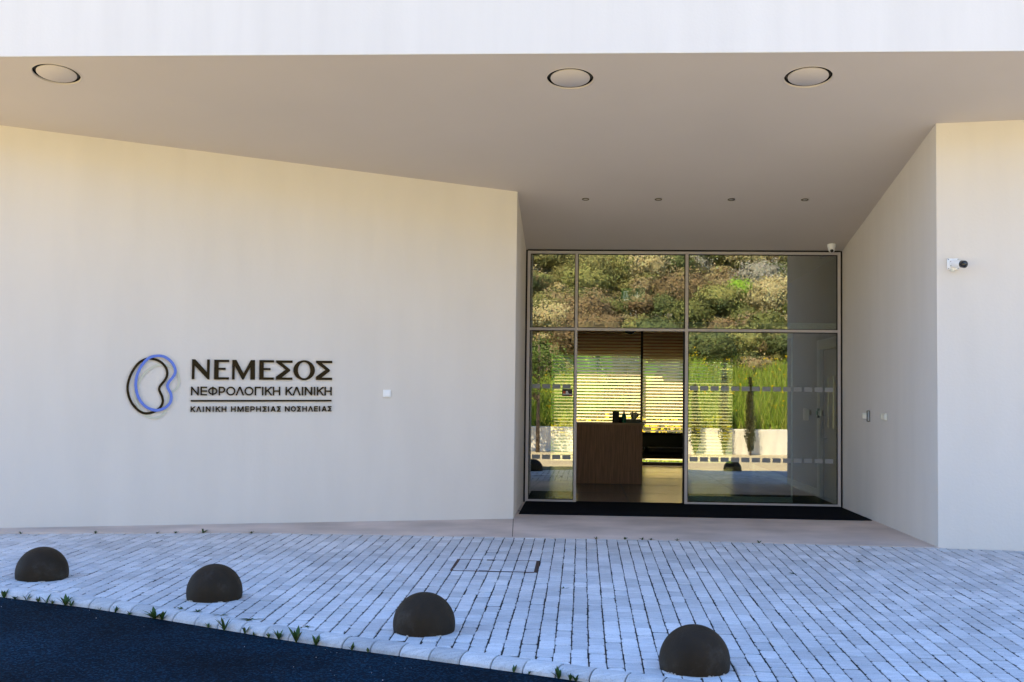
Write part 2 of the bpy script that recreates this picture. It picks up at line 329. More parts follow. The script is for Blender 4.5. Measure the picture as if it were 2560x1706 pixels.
def clip(poly, px, py, nx, ny):
    """keep the side where (p-P).n >= 0"""
    out = []
    for i, a in enumerate(poly):
        b = poly[(i+1) % len(poly)]
        da = (a[0]-px)*nx+(a[1]-py)*ny; db = (b[0]-px)*nx+(b[1]-py)*ny
        if da >= 0: out.append(a)
        if (da < 0) != (db < 0):
            t = da/(da-db); out.append((a[0]+(b[0]-a[0])*t, a[1]+(b[1]-a[1])*t))
    return out
def seg_at(pl, x):
    pts = sorted(pl)
    for p, q in zip(pts, pts[1:]):
        if p[0] <= x <= q[0]: return p, q
    return pts[-2], pts[-1]
COVER = (-1.0, -.36, 9.06, 9.60)
pav = MB(); PX, PY = .0955, .191
for ix in range(int(-12/PX), int(11/PX)):
    xc = ix*PX; drift = .004*math.sin(ix*1.7)
    y0 = poly_y(KERB, xc)+.09; y1 = poly_y(EDGE, xc) if xc < 3.23 else 10.80-.104*(xc-3.23)
    if y1 < y0+.05: continue
    j = int(y0/PY)-2
    while True:
        yc = j*PY+(PY/2 if ix % 2 else 0)+drift; j += 1
        if yc-PY/2 > y1: break
        hx, hy = PX/2-.0015-abs(random.gauss(0, .0009)), PY/2-.0012-abs(random.gauss(0, .0008))
        ch = .010
        jx, jy = random.gauss(0, .0013), random.gauss(0, .0016)
        rect = [(-hx+ch, -hy), (hx-ch, -hy), (hx, -hy+ch), (hx, hy-ch), (hx-ch, hy), (-hx+ch, hy), (-hx, hy-ch), (-hx, -hy+ch)]
        ra = random.gauss(0, .006); ca, sa = math.cos(ra), math.sin(ra)
        poly = [(xc+jx+p[0]*ca-p[1]*sa, yc+jy+p[0]*sa+p[1]*ca) for p in rect]
        if yc-PY/2 < y0+.08:
            p, q = seg_at(KERB, xc); d = Vector((q[0]-p[0], q[1]-p[1])).normalized(); nx, ny = -d.y, d.x
            poly = clip(poly, p[0]+nx*.1115, p[1]+ny*.1115, nx, ny)
        if yc+PY/2 > y1-.08:
            p, q = (seg_at(EDGE, xc) if xc < 3.23 else ((3.23, 10.80), (16, 9.47))); d = Vector((q[0]-p[0], q[1]-p[1])).normalized()
            poly = clip(poly, p[0], p[1]-.005, d.y, -d.x)
        if len(poly) < 3: continue
        cx = sum(p[0] for p in poly)/len(poly); cy = sum(p[1] for p in poly)/len(poly)
        area = abs(sum(poly[i][0]*poly[(i+1) % len(poly)][1]-poly[(i+1) % len(poly)][0]*poly[i][1] for i in range(len(poly))))/2
        if area < .0012: continue
        dz = random.gauss(0, .0012); tx, ty = random.gauss(0, .012), random.gauss(0, .006)
        zt = lambda x, y: pave_z(x, y)+dz+(x-cx)*tx+(y-cy)*ty
        k = len(poly); ins = []
        for x, y in poly:
            L = math.hypot(x-cx, y-cy); f = max(0, (L-.0100))/L; ins.append((cx+(x-cx)*f, cy+(y-cy)*f))
        mid = []
        for x, y in poly:
            L = math.hypot(x-cx, y-cy); f = max(0, (L-.0036))/L; mid.append((cx+(x-cx)*f, cy+(y-cy)*f))
        vs = [(x, y, zt(x, y)) for x, y in ins]+[(x, y, zt(x, y)-.0024) for x, y in mid]+[(x, y, zt(x, y)-.0085) for x, y in poly]+[(x, y, zt(x, y)-.02) for x, y in poly]
        fs = [tuple(range(k))]+[(r*k+(i+1) % k, r*k+i, (r+1)*k+i, (r+1)*k+(i+1) % k) for r in range(3) for i in range(k)]
        pav.add(vs, fs, 0, False)
kind(pav.build('pavement', 'paver'), 'structure')

# kerb of rounded blocks
def resample(pl, step):
    pts = []; d = 0.0; nxt = 0.0
    for a, b in zip(pl, pl[1:]):
        L = math.hypot(b[0]-a[0], b[1]-a[1])
        while nxt <= d+L:
            t = (nxt-d)/L; pts.append((a[0]+(b[0]-a[0])*t, a[1]+(b[1]-a[1])*t)); nxt += step
        d += L
    return pts
kb = MB(); kp = resample([p for p in KERB if -13 <= p[0] <= 16], .192)
for a, b in zip(kp, kp[1:]):
    d = Vector((b[0]-a[0], b[1]-a[1])); L = d.length; d /= L; nrm = Vector((-d.y, d.x)); g = .0028+abs(random.gauss(0, .001)); dz = random.gauss(0, .0015)
    prof = [(.110, -.02), (.110, -.002), (.107, .0008), (.066, .001), (.046, -.003), (.028, -.011), (.012, -.023), (.003, -.035), (0, -.050), (0, -.11)]
    secs = [(g, 1.0, -.0035), (g+.005, 1.0, 0), (L-g-.005, 1.0, 0), (L-g, 1.0, -.0035)]
    vs = []
    for t, f, sh in secs:
        for o_, h in prof:
            p = (a[0]+d.x*t+nrm.x*(o_-sh*.8*(1 if o_ < .05 else 0)), a[1]+d.y*t+nrm.y*(o_-sh*.8*(1 if o_ < .05 else 0)))
            vs.append((p[0], p[1], pave_z(*p)+h+dz+(sh if h > -.05 else 0)))
    n_ = len(prof)
    fs = [(s*n_+i, s*n_+i+1, (s+1)*n_+i+1, (s+1)*n_+i) for s in range(3) for i in range(n_-1)]+[tuple(range(n_)), tuple(reversed(range(3*n_, 4*n_)))]
    kb.add(vs, fs, 0, False)
kind(kb.build('kerb', 'kerb'), 'structure')

# concrete apron in front of the door and along the wall
apron = EDGE[:-1]+[(-9.5, 11.0), (-9.5, 14.8), (3.2, 14.8)]
apron = [(3.26, 10.797)]+EDGE[1:6]+[(-9.6, 11.5), (-3, 14.9), (3.26, 14.9)]
kind(MB().prism(list(reversed(apron)), -.12, 0.0).build('apron', 'concrete'), 'structure')
kind(MB().add([(-.735, 12.598, .002), (-.729, 12.598, .002), (-.64, 10.95, .002), (-.646, 10.95, .002)], [(0, 1, 2, 3)]).build('apron_joint', 'grout'), 'structure')

# ------------------------------------------------------------------ the clinic building
B = thing('clinic_building', 'white rendered clinic building with deep sloping canopy over a glazed entrance', 'building', (0, 12, 0))
def part(mb, name, m, parent=None, bevel=0.0):
    o = mb.build(name, m, parent or B, bevel); o.location = (Vector((0, 0, 0)) if parent else Vector((0, -12, 0))); return o
WX = lambda x: 12.598+.3654*(x+.732)      # y of the left wall at x
RX = lambda x: 10.80-.104*(x-3.23)        # y of the right wall at x
top = lambda x, y: soffit_z(x, y)+.03
part(MB().prism([(-.732, 12.598), (-.732, 14.72), (-8.4, 14.72), (-8.4, WX(-8.4))], -.3, top), 'front_wall', 'render', bevel=.004)
part(MB().prism([(3.23, 10.80), (14, RX(14)), (14, 14.72), (3.23, 14.72)], -.3, top), 'front_wall', 'render', bevel=.004)
part(MB().box(-8.45, 14.05, FASCIA_Y, 9.62, soffit_z(0, FASCIA_Y)+.003, 5.62), 'fascia', 'fascia', bevel=.006)
part(MB().box(-8.4, 14.0, 9.66, 23.52, 5.40, 5.55), 'roof', 'render')
part(MB().box(-8.4, -8.2, WX(-8.4)+.3, 23.5, -.3, 5.39), 'side_wall', 'render')
part(MB().box(13.8, 14.0, 14.76, 23.5, -.3, 5.39), 'side_wall', 'render')
# soffit with three round openings
LAMPS = [(-4.60, 9.72), (-.13, 9.85), (1.885, 9.84)]; LR = .200
bm = bmesh.new()
def loop(pts):
    vs = [bm.verts.new((x, y, soffit_z(x, y))) for x, y in pts]
    return [bm.edges.new((vs[i], vs[(i+1) % len(vs)])) for i in range(len(vs))]
es = loop([(-8.4, FASCIA_Y+.001), (14, FASCIA_Y+.001), (14, 14.70), (-8.4, 14.70)])
for cx, cy in LAMPS: es += loop([(cx+LR*math.cos(2*math.pi*i/48), cy+LR*math.sin(2*math.pi*i/48)) for i in range(48)])
bmesh.ops.triangle_fill(bm, use_beauty=True, edges=es)
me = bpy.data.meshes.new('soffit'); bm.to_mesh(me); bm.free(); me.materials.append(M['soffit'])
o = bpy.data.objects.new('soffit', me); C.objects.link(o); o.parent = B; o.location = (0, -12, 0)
# lobby shell
part(MB().box(-4.2, 3.5, 14.76, 23.5, -.2, -.001), 'lobby_floor', 'floor')
part(MB().box(-4.2, 3.5, 14.80, 23.5, 3.20, 3.35), 'lobby_ceiling', 'lobby_ceiling')
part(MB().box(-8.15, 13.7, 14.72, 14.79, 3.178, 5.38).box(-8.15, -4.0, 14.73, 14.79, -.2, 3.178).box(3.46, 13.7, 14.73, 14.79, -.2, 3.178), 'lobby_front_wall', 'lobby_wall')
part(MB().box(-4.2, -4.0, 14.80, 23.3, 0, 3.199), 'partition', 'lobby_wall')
gr = MB()
for y in (16.3, 17.9, 19.5, 21.1, 22.7): gr.box(-4, 3.29, y, y+.006, -.001, .0008)
for x in (-2.6, -1.0, .6, 2.2): gr.box(x, x+.006, 14.77, 23.2, -.001, .0012)
part(gr, 'floor_joint', 'grout')
# right lobby wall with a door opening
RWX = 3.30
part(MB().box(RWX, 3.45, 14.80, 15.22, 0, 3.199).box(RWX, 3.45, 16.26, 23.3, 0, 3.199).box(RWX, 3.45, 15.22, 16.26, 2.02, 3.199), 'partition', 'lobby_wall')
fr = part(MB().box(RWX-.03, RWX+.02, 16.26, 16.46, 0, 2.16).box(RWX-.03, RWX+.02, 15.02, 15.22, 0, 2.16).box(RWX-.028, RWX+.02, 15.22, 16.26, 2.02, 2.158), 'inner_door_frame', 'door_frame', bevel=.004)
dr_ = part(MB().box(RWX+.03, RWX+.075, 15.23, 16.25, .01, 2.01), 'inner_door', 'door_grey', bevel=.003)
for y in (15.62, 15.95): part(MB().box(RWX+.022, RWX+.034, y-.05, y+.05, .95, 1.65), 'vision_panel', 'black_plastic', dr_)
part(MB().tube([(RWX+.03, 16.10, .80), (RWX-.04, 16.10, .82), (RWX-.04, 16.10, 1.10), (RWX+.03, 16.10, 1.12)], .012), 'handle', 'steel', dr_)
part(MB().box(RWX-.012, RWX, 16.47, 23.2, 0, .09), 'skirting', 'door_frame')
# rear wall with the blind window
RY = 23.20
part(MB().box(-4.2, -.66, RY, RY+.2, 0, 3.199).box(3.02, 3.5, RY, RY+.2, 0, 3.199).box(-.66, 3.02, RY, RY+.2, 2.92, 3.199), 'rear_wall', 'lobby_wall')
part(MB().box(-4.3, 1.19, RY+.2, RY+.86, 2.93, 3.08).box(1.19, 3.6, RY+.2, RY+.90, 2.86, 3.08), 'rear_eave', 'wood')
part(MB().box(-8.3, 13.9, RY+.2, RY+.3, 3.10, 5.39), 'rear_wall', 'render')
rf = MB()
for x0, x1 in ((-.66, -.62), (1.155, 1.20), (2.98, 3.02)): rf.box(x0, x1, RY+.06, RY+.12, 0, 2.92)
rf.box(-.62, 1.155, RY+.062, RY+.118, 2.82, 2.87).box(-.62, 2.98, RY+.062, RY+.118, 0, .07).box(-.62, 2.98, RY+.062, RY+.118, .825, .87).box(-.62, 2.98, RY+.062, RY+.118, 2.87, 2.92)
part(MB().box(-.62, 1.155, RY+.068, RY+.125, 2.205, 2.82).box(1.20, 2.98, RY+.068, RY+.125, 2.115, 2.82), 'rear_spandrel', 'desk_top')
rwf = part(rf, 'rear_window_frame', 'gasket')
for x0, x1 in ((-.62, 1.155), (1.20, 2.98)): part(MB().box(x0, x1, RY+.085, RY+.095, .07, 2.87), 'glass_pane', 'rear_glass', rwf)

# entrance glazing
f = MB(); Y0, Y1 = DOOR_Y, DOOR_Y+.09; XL, XR = -.709, 3.205
f.box(XL, XL+.036, Y0, Y1, 0, 3.175).box(XR-.034, XR, Y0, Y1, 0, 3.175)
f.box(XL+.036, XR-.034, Y0+.001, Y1-.001, 3.141, 3.174)
f.box(-.104, -.069, Y0-.003, Y1+.002, 0, 3.141).box(1.281, 1.319, Y0-.003, Y1+.002, 0, 3.141)
f.box(XL+.036, -.104, Y0+.0015, Y1-.002, 2.166, 2.199).box(-.069, 1.281, Y0+.0015, Y1-.002, 2.166, 2.199).box(1.319, XR-.034, Y0+.0015, Y1-.002, 2.166, 2.199)
f.box(XL+.036, -.104, Y0+.0015, Y1-.002, 0, .034).box(1.319, XR-.034, Y0+.0015, Y1-.002, 0, .034)
ef = part(f, 'entrance_frame', 'alu', bevel=.003)
g = MB()          # dark joints between frame and wall, and gaskets round the panes
g.box(-.731, XL, Y0+.02, Y1, 0, 3.19).box(XR, 3.229, Y0+.02, Y1, 0, 3.19).box(XL, XR, Y0+.02, Y1, 3.175, 3.198)
PANES = [(XL+.036, -.104, 2.199, 3.141), (-.069, 1.281, 2.199, 3.141), (1.319, XR-.034, 2.199, 3.141), (XL+.036, -.104, .034, 2.166), (1.319, XR-.034, .034, 2.166)]
for x0, x1, z0, z1 in PANES:
    e = .009; ya, yb = Y0+.025, Y0+.06
    g.box(x0, x0+e, ya, yb, z0, z1).box(x1-e, x1, ya, yb, z0, z1).box(x0+e, x1-e, ya+.001, yb, z0, z0+e).box(x0+e, x1-e, ya+.001, yb, z1-e, z1)
g.box(1.262, 1.281, Y0+.01, Y1, .001, 2.166)
part(g, 'gasket', 'gasket', ef)
for x0, x1, z0, z1 in PANES:
    p = part(MB().box(x0+.006, x1-.006, Y0+.036, Y0+.044, z0+.006, z1-.006), 'glass_pane', 'glass', ef)
for zc, xs in ((1.457, [-.634+.128*i for i in range(4)]), (.567, [-.628+.128*i for i in range(4)])):
    dsh = MB()
    for x in xs: dsh.box(x, x+.102, Y0+.0345, Y0+.0355, zc-.027, zc+.027)
    part(dsh, 'safety_marking', 'dash', ef)
for zc in (1.455, .567):
    dsh = MB()
    for i in range(14): dsh.box(1.347+.1285*i, min(1.347+.1285*i+.100, 3.155), Y0+.0345, Y0+.0355, zc-.028, zc+.028)
    part(dsh, 'safety_marking', 'dash', ef)
part(MB().box(-.672, 3.170, Y1+.02, Y1+.20, 2.206, 2.292), 'door_operator', 'door_frame', ef, .004)
# open sliding leaf parked behind the fixed pane
lf = part(MB().box(1.30, 2.630, 14.832, 14.848, .10, 2.10), 'sliding_leaf', 'leaf_glass')
part(MB().box(1.30, 2.645, 14.82, 14.86, .035, .10).box(1.30, 2.645, 14.82, 14.86, 2.10, 2.165).box(2.630, 2.645, 14.82, 14.86, .10, 2.10), 'leaf_rail', 'glass_edge', lf, .003)
for zc in (1.455, .567):
    d2 = MB()
    for i in range(5): d2.box(2.0+.1285*i-.05, 2.0+.1285*i+.05, 14.8305, 14.8315, zc-.028, zc+.028)
    part(d2, 'safety_marking', 'dash', lf)

# ------------------------------------------------------------------ entrance mat
tag(MB().box(-.70, 3.20, 13.08, 14.76, .0005, .012).build('entrance_mat', 'mat', bevel=.004), 'wide black ribbed mat lying across the recess before the glass doors', 'mat')

# ------------------------------------------------------------------ wall sign: emblem loops, three lines of letters, a rule
sgn = thing('clinic_sign', 'dark bronze Greek lettering with three looped kidney outlines on the white wall', 'sign', (-.732-.939*4.006, 12.598-.343*4.006, -.017), math.atan2(.343, .939))
sgn.rotation_euler[1] = -.0128
X1f = lambda x: (-3.394+(x-105)*.000681)+4.02          # artwork units -> metres along the wall
Z1f = lambda y: 1.243-(y-718)*.00069
def slab(mb, poly, d0, d1):
    """flat letter: polygon in artwork units, between two distances from the wall"""
    k = len(poly); p = [(X1f(x), Z1f(y)) for x, y in poly]
    vs = [(x, -d1, z) for x, z in p]+[(x, -d0, z) for x, z in p]
    mb.add(vs, [tuple(range(k)), tuple(reversed(range(k, 2*k)))]+[(i, k+i, k+(i+1) % k, (i+1) % k) for i in range(k)])
def ring(mb, outer, inner, d0, d1):
    k = len(outer); vs = []
    for pl, d in ((outer, d1), (inner, d1), (outer, d0), (inner, d0)): vs += [(X1f(x), -d, Z1f(y)) for x, y in pl]
    fs = []
    for i in range(k):
        j = (i+1) % k
        fs += [(i, j, k+j, k+i), (2*k+i, 3*k+i, 3*k+j, 2*k+j), (i, 2*k+i, 2*k+j, j), (k+i, k+j, 3*k+j, 3*k+i)]
    mb.add(vs, fs)
big = MB(); T0, T1 = .004, .019
def bigN(o): slab(big, [(o+118, 115), (o+165, 115), (o+332, 300), (o+332, 115), (o+372, 115), (o+370, 408), (o+345, 408), (o+156, 205), (o+156, 404), (o+116, 404)], T0, T1)
def bigE(o): slab(big, [(o, 118), (o+216, 118), (o+216, 152), (o+65, 152), (o+65, 235), (o+165, 235), (o+165, 266), (o+65, 266), (o+65, 374), (o+214, 374), (o+214, 408), (o-1, 408)], T0, T1)
def bigS(o): slab(big, [(o+1, 120), (o+245, 120), (o+245, 156), (o+86, 156), (o+204, 250), (o+212, 266), (o+204, 281), (o+86, 374), (o+245, 374), (o+245, 408), (o, 408), (o, 361), (o+142, 258), (o+1, 149)], T0, T1)
bigN(0); bigE(435)
slab(big, [(695, 118), (755, 118), (860, 316), (965, 118), (1027, 118), (1027, 408), (960, 408), (960, 222), (862, 408), (842, 408), (732, 206), (732, 406), (694, 406)], T0, T1)
bigE(1090); bigS(1336)
el = lambda cx, cy, rx, ry: [(cx+rx*math.cos(2*math.pi*i/56), cy+ry*math.sin(2*math.pi*i/56)) for i in range(56)]
ring(big, el(1755, 264, 161, 149), el(1755, 264, 92, 121), T0, T1); bigS(1933)
big.build('name_lettering', 'sign_dark', sgn)
def clip_box(poly, x0, x1, y0, y1):
    for c in ((x0, 0, 1, 0), (x1, 0, -1, 0), (0, y0, 0, 1), (0, y1, 0, -1)): poly = clip(poly, *c) if poly else poly
    return poly
def glyph(mb, ch, x0, x1, y0, y1, w):
    k = [0]; W_ = x1-x0; H_ = y1-y0; ym = (y0+y1)/2
    def bar(xa, ya, xb, yb, box=None):
        d = Vector((xb-xa, yb-ya)); L = d.length; d /= L; n_ = Vector((-d.y, d.x))*w/2
        diag = abs(d.x) > .02 and abs(d.y) > .02; e = d*(w if diag else 0)
        p = [(xa-e.x+n_.x, ya-e.y+n_.y), (xb+e.x+n_.x, yb+e.y+n_.y), (xb+e.x-n_.x, yb+e.y-n_.y), (xa-e.x-n_.x, ya-e.y-n_.y)]
        b = box or (x0, x1, y0, y1)
        p = clip_box(p, *b) if sum(p[i][0]*p[(i+1) % 4][1]-p[(i+1) % 4][0]*p[i][1] for i in range(4)) else p
        if len(p) > 2: slab(mb, p, T0, T1-.0025-.0003*k[0]); k[0] += 1
    def arc(cx, cy, rx, ry, a0, a1, n_=28):
        full = abs(a1-a0) >= 359
        for i in range(n_):
            t0, t1 = R(a0+(a1-a0)*i/n_), R(a0+(a1-a0)*(i+1)/n_)
            q = [(cx+(rx+s*w/2)*math.cos(t), cy+(ry+s*w/2)*math.sin(t)) for s, t in ((1, t0), (1, t1), (-1, t1), (-1, t0))]
            slab(mb, q, T0, T1-.0025-.0003*k[0])
        k[0] += 1
    V = lambda x: bar(x, y0, x, y1); Hh = lambda y, a=x0, b=x1: bar(a, y, b, y)
    h = w/2
    if ch == 'N': V(x0+h); V(x1-h); bar(x0+h, y0+h*.6, x1-h, y1-h*.6)
    elif ch == 'E': V(x0+h); Hh(y0+h); Hh(ym); Hh(y1-h)
    elif ch == 'F': arc((x0+x1)/2, ym, W_/2-h, H_/2-h-H_*.07, 0, 360); V((x0+x1)/2)
    elif ch == 'P': V(x0+h); Hh(y0+h, x0, x0+W_*.55); Hh(y0+H_*.62, x0, x0+W_*.55); arc(x0+W_*.55, y0+h+(H_*.62-h)/2, W_*.45-h, (H_*.62-h)/2, -90, 90, 16)
    elif ch == 'O': arc((x0+x1)/2, ym, W_/2-h, H_/2-h+1, 0, 360, 44)
    elif ch in 'LA':
        xm = (x0+x1)/2; bar(xm, y0-h*.4, x0+h*1.05, y1); bar(xm, y0-h*.4, x1-h*1.05, y1)
        if ch == 'A': Hh(y0+H_*.70, x0+W_*.22, x1-W_*.22)
    elif ch == 'G': V(x0+h); Hh(y0+h)
    elif ch == 'I': V((x0+x1)/2)
    elif ch == 'K': V(x0+h); bar(x0+w*.9, ym+h*.6, x1-h, y0); bar(x0+W_*.42, ym-h*.3, x1-h*1.1, y1)
    elif ch == 'H': V(x0+h); V(x1-h); Hh(ym)
    elif ch == 'M': V(x0+h); V(x1-h); xm = (x0+x1)/2; bar(x0+h*1.2, y0, xm, y1-h); bar(x1-h*1.2, y0, xm, y1-h)
    elif ch == 'S': Hh(y0+h); Hh(y1-h); bar(x0+h, y0+h*.6, x0+W_*.62, ym); bar(x0+h, y1-h*.6, x0+W_*.62, ym)
WORDS = [('NEFPOLOGIKH', [(107, 220), (243, 337), (352, 486), (503, 597), (612, 745), (747, 873), (877, 1008), (1027, 1117), (1132, 1154), (1178, 1286), (1293, 1403)], 512, 640, 21),
         ('KLINIKH', [(1480, 1588), (1584, 1708), (1722, 1745), (1768, 1880), (1903, 1926), (1950, 2058), (2065, 2175)], 512, 640, 21),
         ('KLINIKH', [(105, 176), (184, 258), (277, 296), (322, 390), (418, 437), (463, 534), (548, 618)], 800, 880, 16),
         ('HMEPHSIAS', [(684, 752), (777, 868), (890, 946), (965, 1030), (1050, 1120), (1143, 1203), (1222, 1241), (1262, 1338), (1353, 1412)], 800, 880, 16),
         ('NOSHLEIAS', [(1473, 1545), (1563, 1637), (1652, 1710), (1733, 1802), (1819, 1894), (1910, 1964), (1983, 2002), (2024, 2101), (2114, 2172)], 800, 880, 16)]
for wd, xs, ya, yb, wt in WORDS:
    wm = MB()
    for ch, (a, b) in zip(wd, xs): glyph(wm, ch, a, b, ya, yb, wt)
    wm.build('word_lettering', 'sign_dark', sgn)
ru = MB(); slab(ru, [(105, 706), (2172, 706), (2172, 731), (105, 731)], T0, T1-.002); ru.build('rule', 'sign_dark', sgn)
def catmull(P, n=10):
    out = []; k = len(P)
    for i in range(k):
        p0, p1, p2, p3 = (np.array(P[(i+j-1) % k], float) for j in range(4))
        for s in range(n):
            t = s/n; out.append(.5*((2*p1)+(-p0+p2)*t+(2*p0-5*p1+4*p2-p3)*t*t+(-p0+3*p1-3*p2+p3)*t**3))
    return out
def loop_ring(name, P, wpx, m, d0, d1):
    pts = catmull(P); k = len(pts); mb = MB(); o_, i_ = [], []
    ex = lambda x: -4.008+4.02+(x-135)*.000486; ez = lambda y: 1.704-(y-183)*.000507
    pts = [np.array((ex(p[0]), ez(p[1]))) for p in pts]; hw = wpx*.000495/2
    for i in range(k):
        t = pts[(i+1) % k]-pts[i-1]; t /= np.linalg.norm(t); nn = np.array((-t[1], t[0])); o_.append(pts[i]+nn*hw); i_.append(pts[i]-nn*hw)
    vs = [(p[0], -d, p[1]) for pl, d in ((o_, d1), (i_, d1), (o_, d0), (i_, d0)) for p in pl]; fs = []
    for i in range(k):
        j = (i+1) % k; fs += [(i, j, k+j, k+i), (2*k+i, 3*k+i, 3*k+j, 2*k+j), (i, 2*k+i, 2*k+j, j), (k+i, k+j, 3*k+j, 3*k+i)]
    mb.add(vs, fs); mb.build(name, m, sgn)
loop_ring('emblem_loop', [(830, 388), (720, 398), (600, 455), (480, 560), (400, 680), (345, 790), (312, 900), (308, 1010), (335, 1120), (395, 1240), (470, 1340), (570, 1405), (690, 1430), (800, 1395), (885, 1320), (930, 1220), (955, 1110), (975, 1000), (1020, 925), (1090, 875), (1145, 800), (1166, 690), (1140, 570), (1080, 485), (1000, 430), (920, 400)], 48, 'sign_beige', .002, .010)
loop_ring('emblem_loop', [(530, 268), (380, 345), (275, 475), (200, 630), (160, 810), (180, 980), (245, 1130), (345, 1250), (450, 1320), (560, 1336), (690, 1300), (795, 1225), (848, 1120), (835, 1015), (795, 925), (773, 860), (800, 790), (870, 705), (920, 610), (925, 510), (880, 410), (790, 325), (665, 275)], 48, 'sign_dark', .0105, .018)
loop_ring('emblem_loop', [(730, 210), (600, 235), (500, 310), (410, 430), (350, 560), (318, 720), (325, 860), (362, 1000), (440, 1130), (540, 1220), (650, 1265), (760, 1275), (880, 1237), (970, 1160), (1012, 1060), (1003, 955), (955, 860), (937, 790), (972, 710), (1050, 612), (1087, 520), (1066, 420), (1000, 320), (900, 243), (820, 215)], 55, 'sign_blue', .0185, .027)

# ------------------------------------------------------------------ boxes and cameras on the walls
t = thing('wall_switch_box', 'small square white switch box on the cream wall right of the lettering', 'switch', (-.732-.939*1.409, 12.598-.343*1.409, 1.333), math.atan2(.343, .939))
MB().rbox(-.041, .041, -.022, 0, -.040, .040, .006).build('housing', 'white_plastic', t)
MB().rbox(-.026, .030, -.029, -.018, -.030, .030, .004).build('rocker', 'white_plastic', t)

t = thing('bullet_camera', 'white bullet security camera with black front on the right wall', 'camera', (3.37, RX(3.37), 2.575), -math.atan(.104))
MB().rbox(-.052, .052, -.020, 0, -.052, .052, .012).build('mounting_plate', 'white_plastic', t)
MB().rbox(-.036, .036, -.045, -.018, -.036, .036, .012).build('junction_box', 'white_plastic', t)
dv = Vector((.50, -.85, -.16)).normalized(); a_ = dv.cross(Vector((0, 0, 1))).normalized(); b_ = a_.cross(dv)
MB().lathe([(0, 0), (.026, 0), (.03, .01), (.032, .05), (.032, .150), (.030, .155), (0, .155)], (-.01, -.04, .004), 28, 0, (a_, b_, dv)).build('camera_body', 'white_plastic', t)
c_ = Vector((-.01, -.04, .004))+dv*.153
MB().lathe([(0, .010), (.029, .010), (.0335, .004), (.0335, -.035), (.0322, -.035)], c_, 28, 0, (a_, b_, dv)).build('lens_hood', 'black_plastic', t)
for x, z in ((-.042, .042), (.042, .042), (-.042, -.042), (.042, -.042), (-.026, .02), (-.026, -.02)): MB().lathe([(.0045, 0), (.0045, .004), (0, .004)], (x, -.019 if abs(x) > .03 else -.044, z), 10, 0, (Vector((1, 0, 0)), Vector((0, 0, 1)), Vector((0, -1, 0)))).build('screw', 'dark_plastic', t)
MB().lathe([(.02, 0), (.022, -.010), (.012, -.022), (0, -.022)], (-.005, -.022, -.050), 18).build('cable_gland', 'cream_plastic', t)

dz = soffit_z(0, 14.42)
t = thing('dome_camera', 'white eyeball security camera hanging from the soffit at the top right door corner', 'camera', (3.045, 14.42, dz))
MB().lathe([(0, .012), (.047, .012), (.050, 0), (.050, -.028), (.046, -.046), (.036, -.058), (0, -.060)], (0, 0, 0), 32).build('housing', 'white_plastic', t)
bd = Vector((-.10, -.80, -.55)).normalized(); a_ = bd.cross(Vector((0, 0, 1))).normalized(); b_ = a_.cross(bd)
MB().lathe([(.001, .040), (.016, .037), (.030, .027), (.038, .010), (.040, 0), (.037, -.014), (.028, -.028), (.001, -.04)], (0, -.006, -.062), 28, 0, (a_, b_, bd)).build('camera_ball', 'white_plastic', t)
MB().lathe([(0, .047), (.019, .045), (.022, .036)], (0, -.006, -.062), 22, 0, (a_, b_, bd)).build('lens', 'black_plastic', t)

t = thing('door_intercom', 'dark keypad panel on a white bracket box on the side wall of the recess', 'intercom', (3.23, 13.30, 1.15))
MB().rbox(-.022, 0, .02, .25, -.034, .034, .005).build('bracket_box', 'white_plastic', t)
MB().rbox(-.034, -.002, -.03, .02, -.064, .064, .010).build('keypad', 'dark_plastic', t)
MB().rbox(-.031, -.010, -.036, -.028, -.056, .056, .004).build('face_plate', 'grey_plastic', t)
t = thing('push_button_box', 'small cream double push button box on the recess side wall near its front corner', 'switch', (3.23, 12.64, 1.152))
MB().rbox(-.024, 0, -.10, .10, -.038, .038, .005).build('housing', 'cream_plastic', t)
for y in (-.05, .05): MB().rbox(-.032, -.02, y-.034, y+.034, -.028, .028, .004).build('button', 'cream_plastic', t)

# ------------------------------------------------------------------ soffit lights
sn = Vector((0, .1767, 1)).normalized(); sx = Vector((1, 0, 0)); sy = sn.cross(sx)
LAB = ['large round flush ceiling light at the far left end of the canopy soffit', 'large round flush ceiling light in the soffit between the other two', 'large round flush ceiling light in the soffit nearest the security cameras']
t = thing('recessed_light', LAB[0], 'ceiling light', (LAMPS[0][0], LAMPS[0][1], soffit_z(*LAMPS[0])), 0, 'round lights in the canopy soffit')
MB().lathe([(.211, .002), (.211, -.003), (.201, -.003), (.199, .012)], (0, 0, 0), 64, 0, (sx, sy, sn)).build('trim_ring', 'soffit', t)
MB().lathe([(.1992, .0115), (.1990, .05), (.0, .05)], (0, 0, 0), 64, 0, (sx, sy, sn)).build('housing', 'black_plastic', t)
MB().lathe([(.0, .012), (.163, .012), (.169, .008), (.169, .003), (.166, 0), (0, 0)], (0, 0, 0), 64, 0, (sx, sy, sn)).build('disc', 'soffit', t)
for p, lb in zip(LAMPS[1:], LAB[1:]): dup(t, (p[0], p[1], soffit_z(*p)), lb)
DL = [.015, .82, 1.62, 2.42]; NM = ['first from the left', 'second from the left', 'third from the left', 'fourth from the left']
t = None
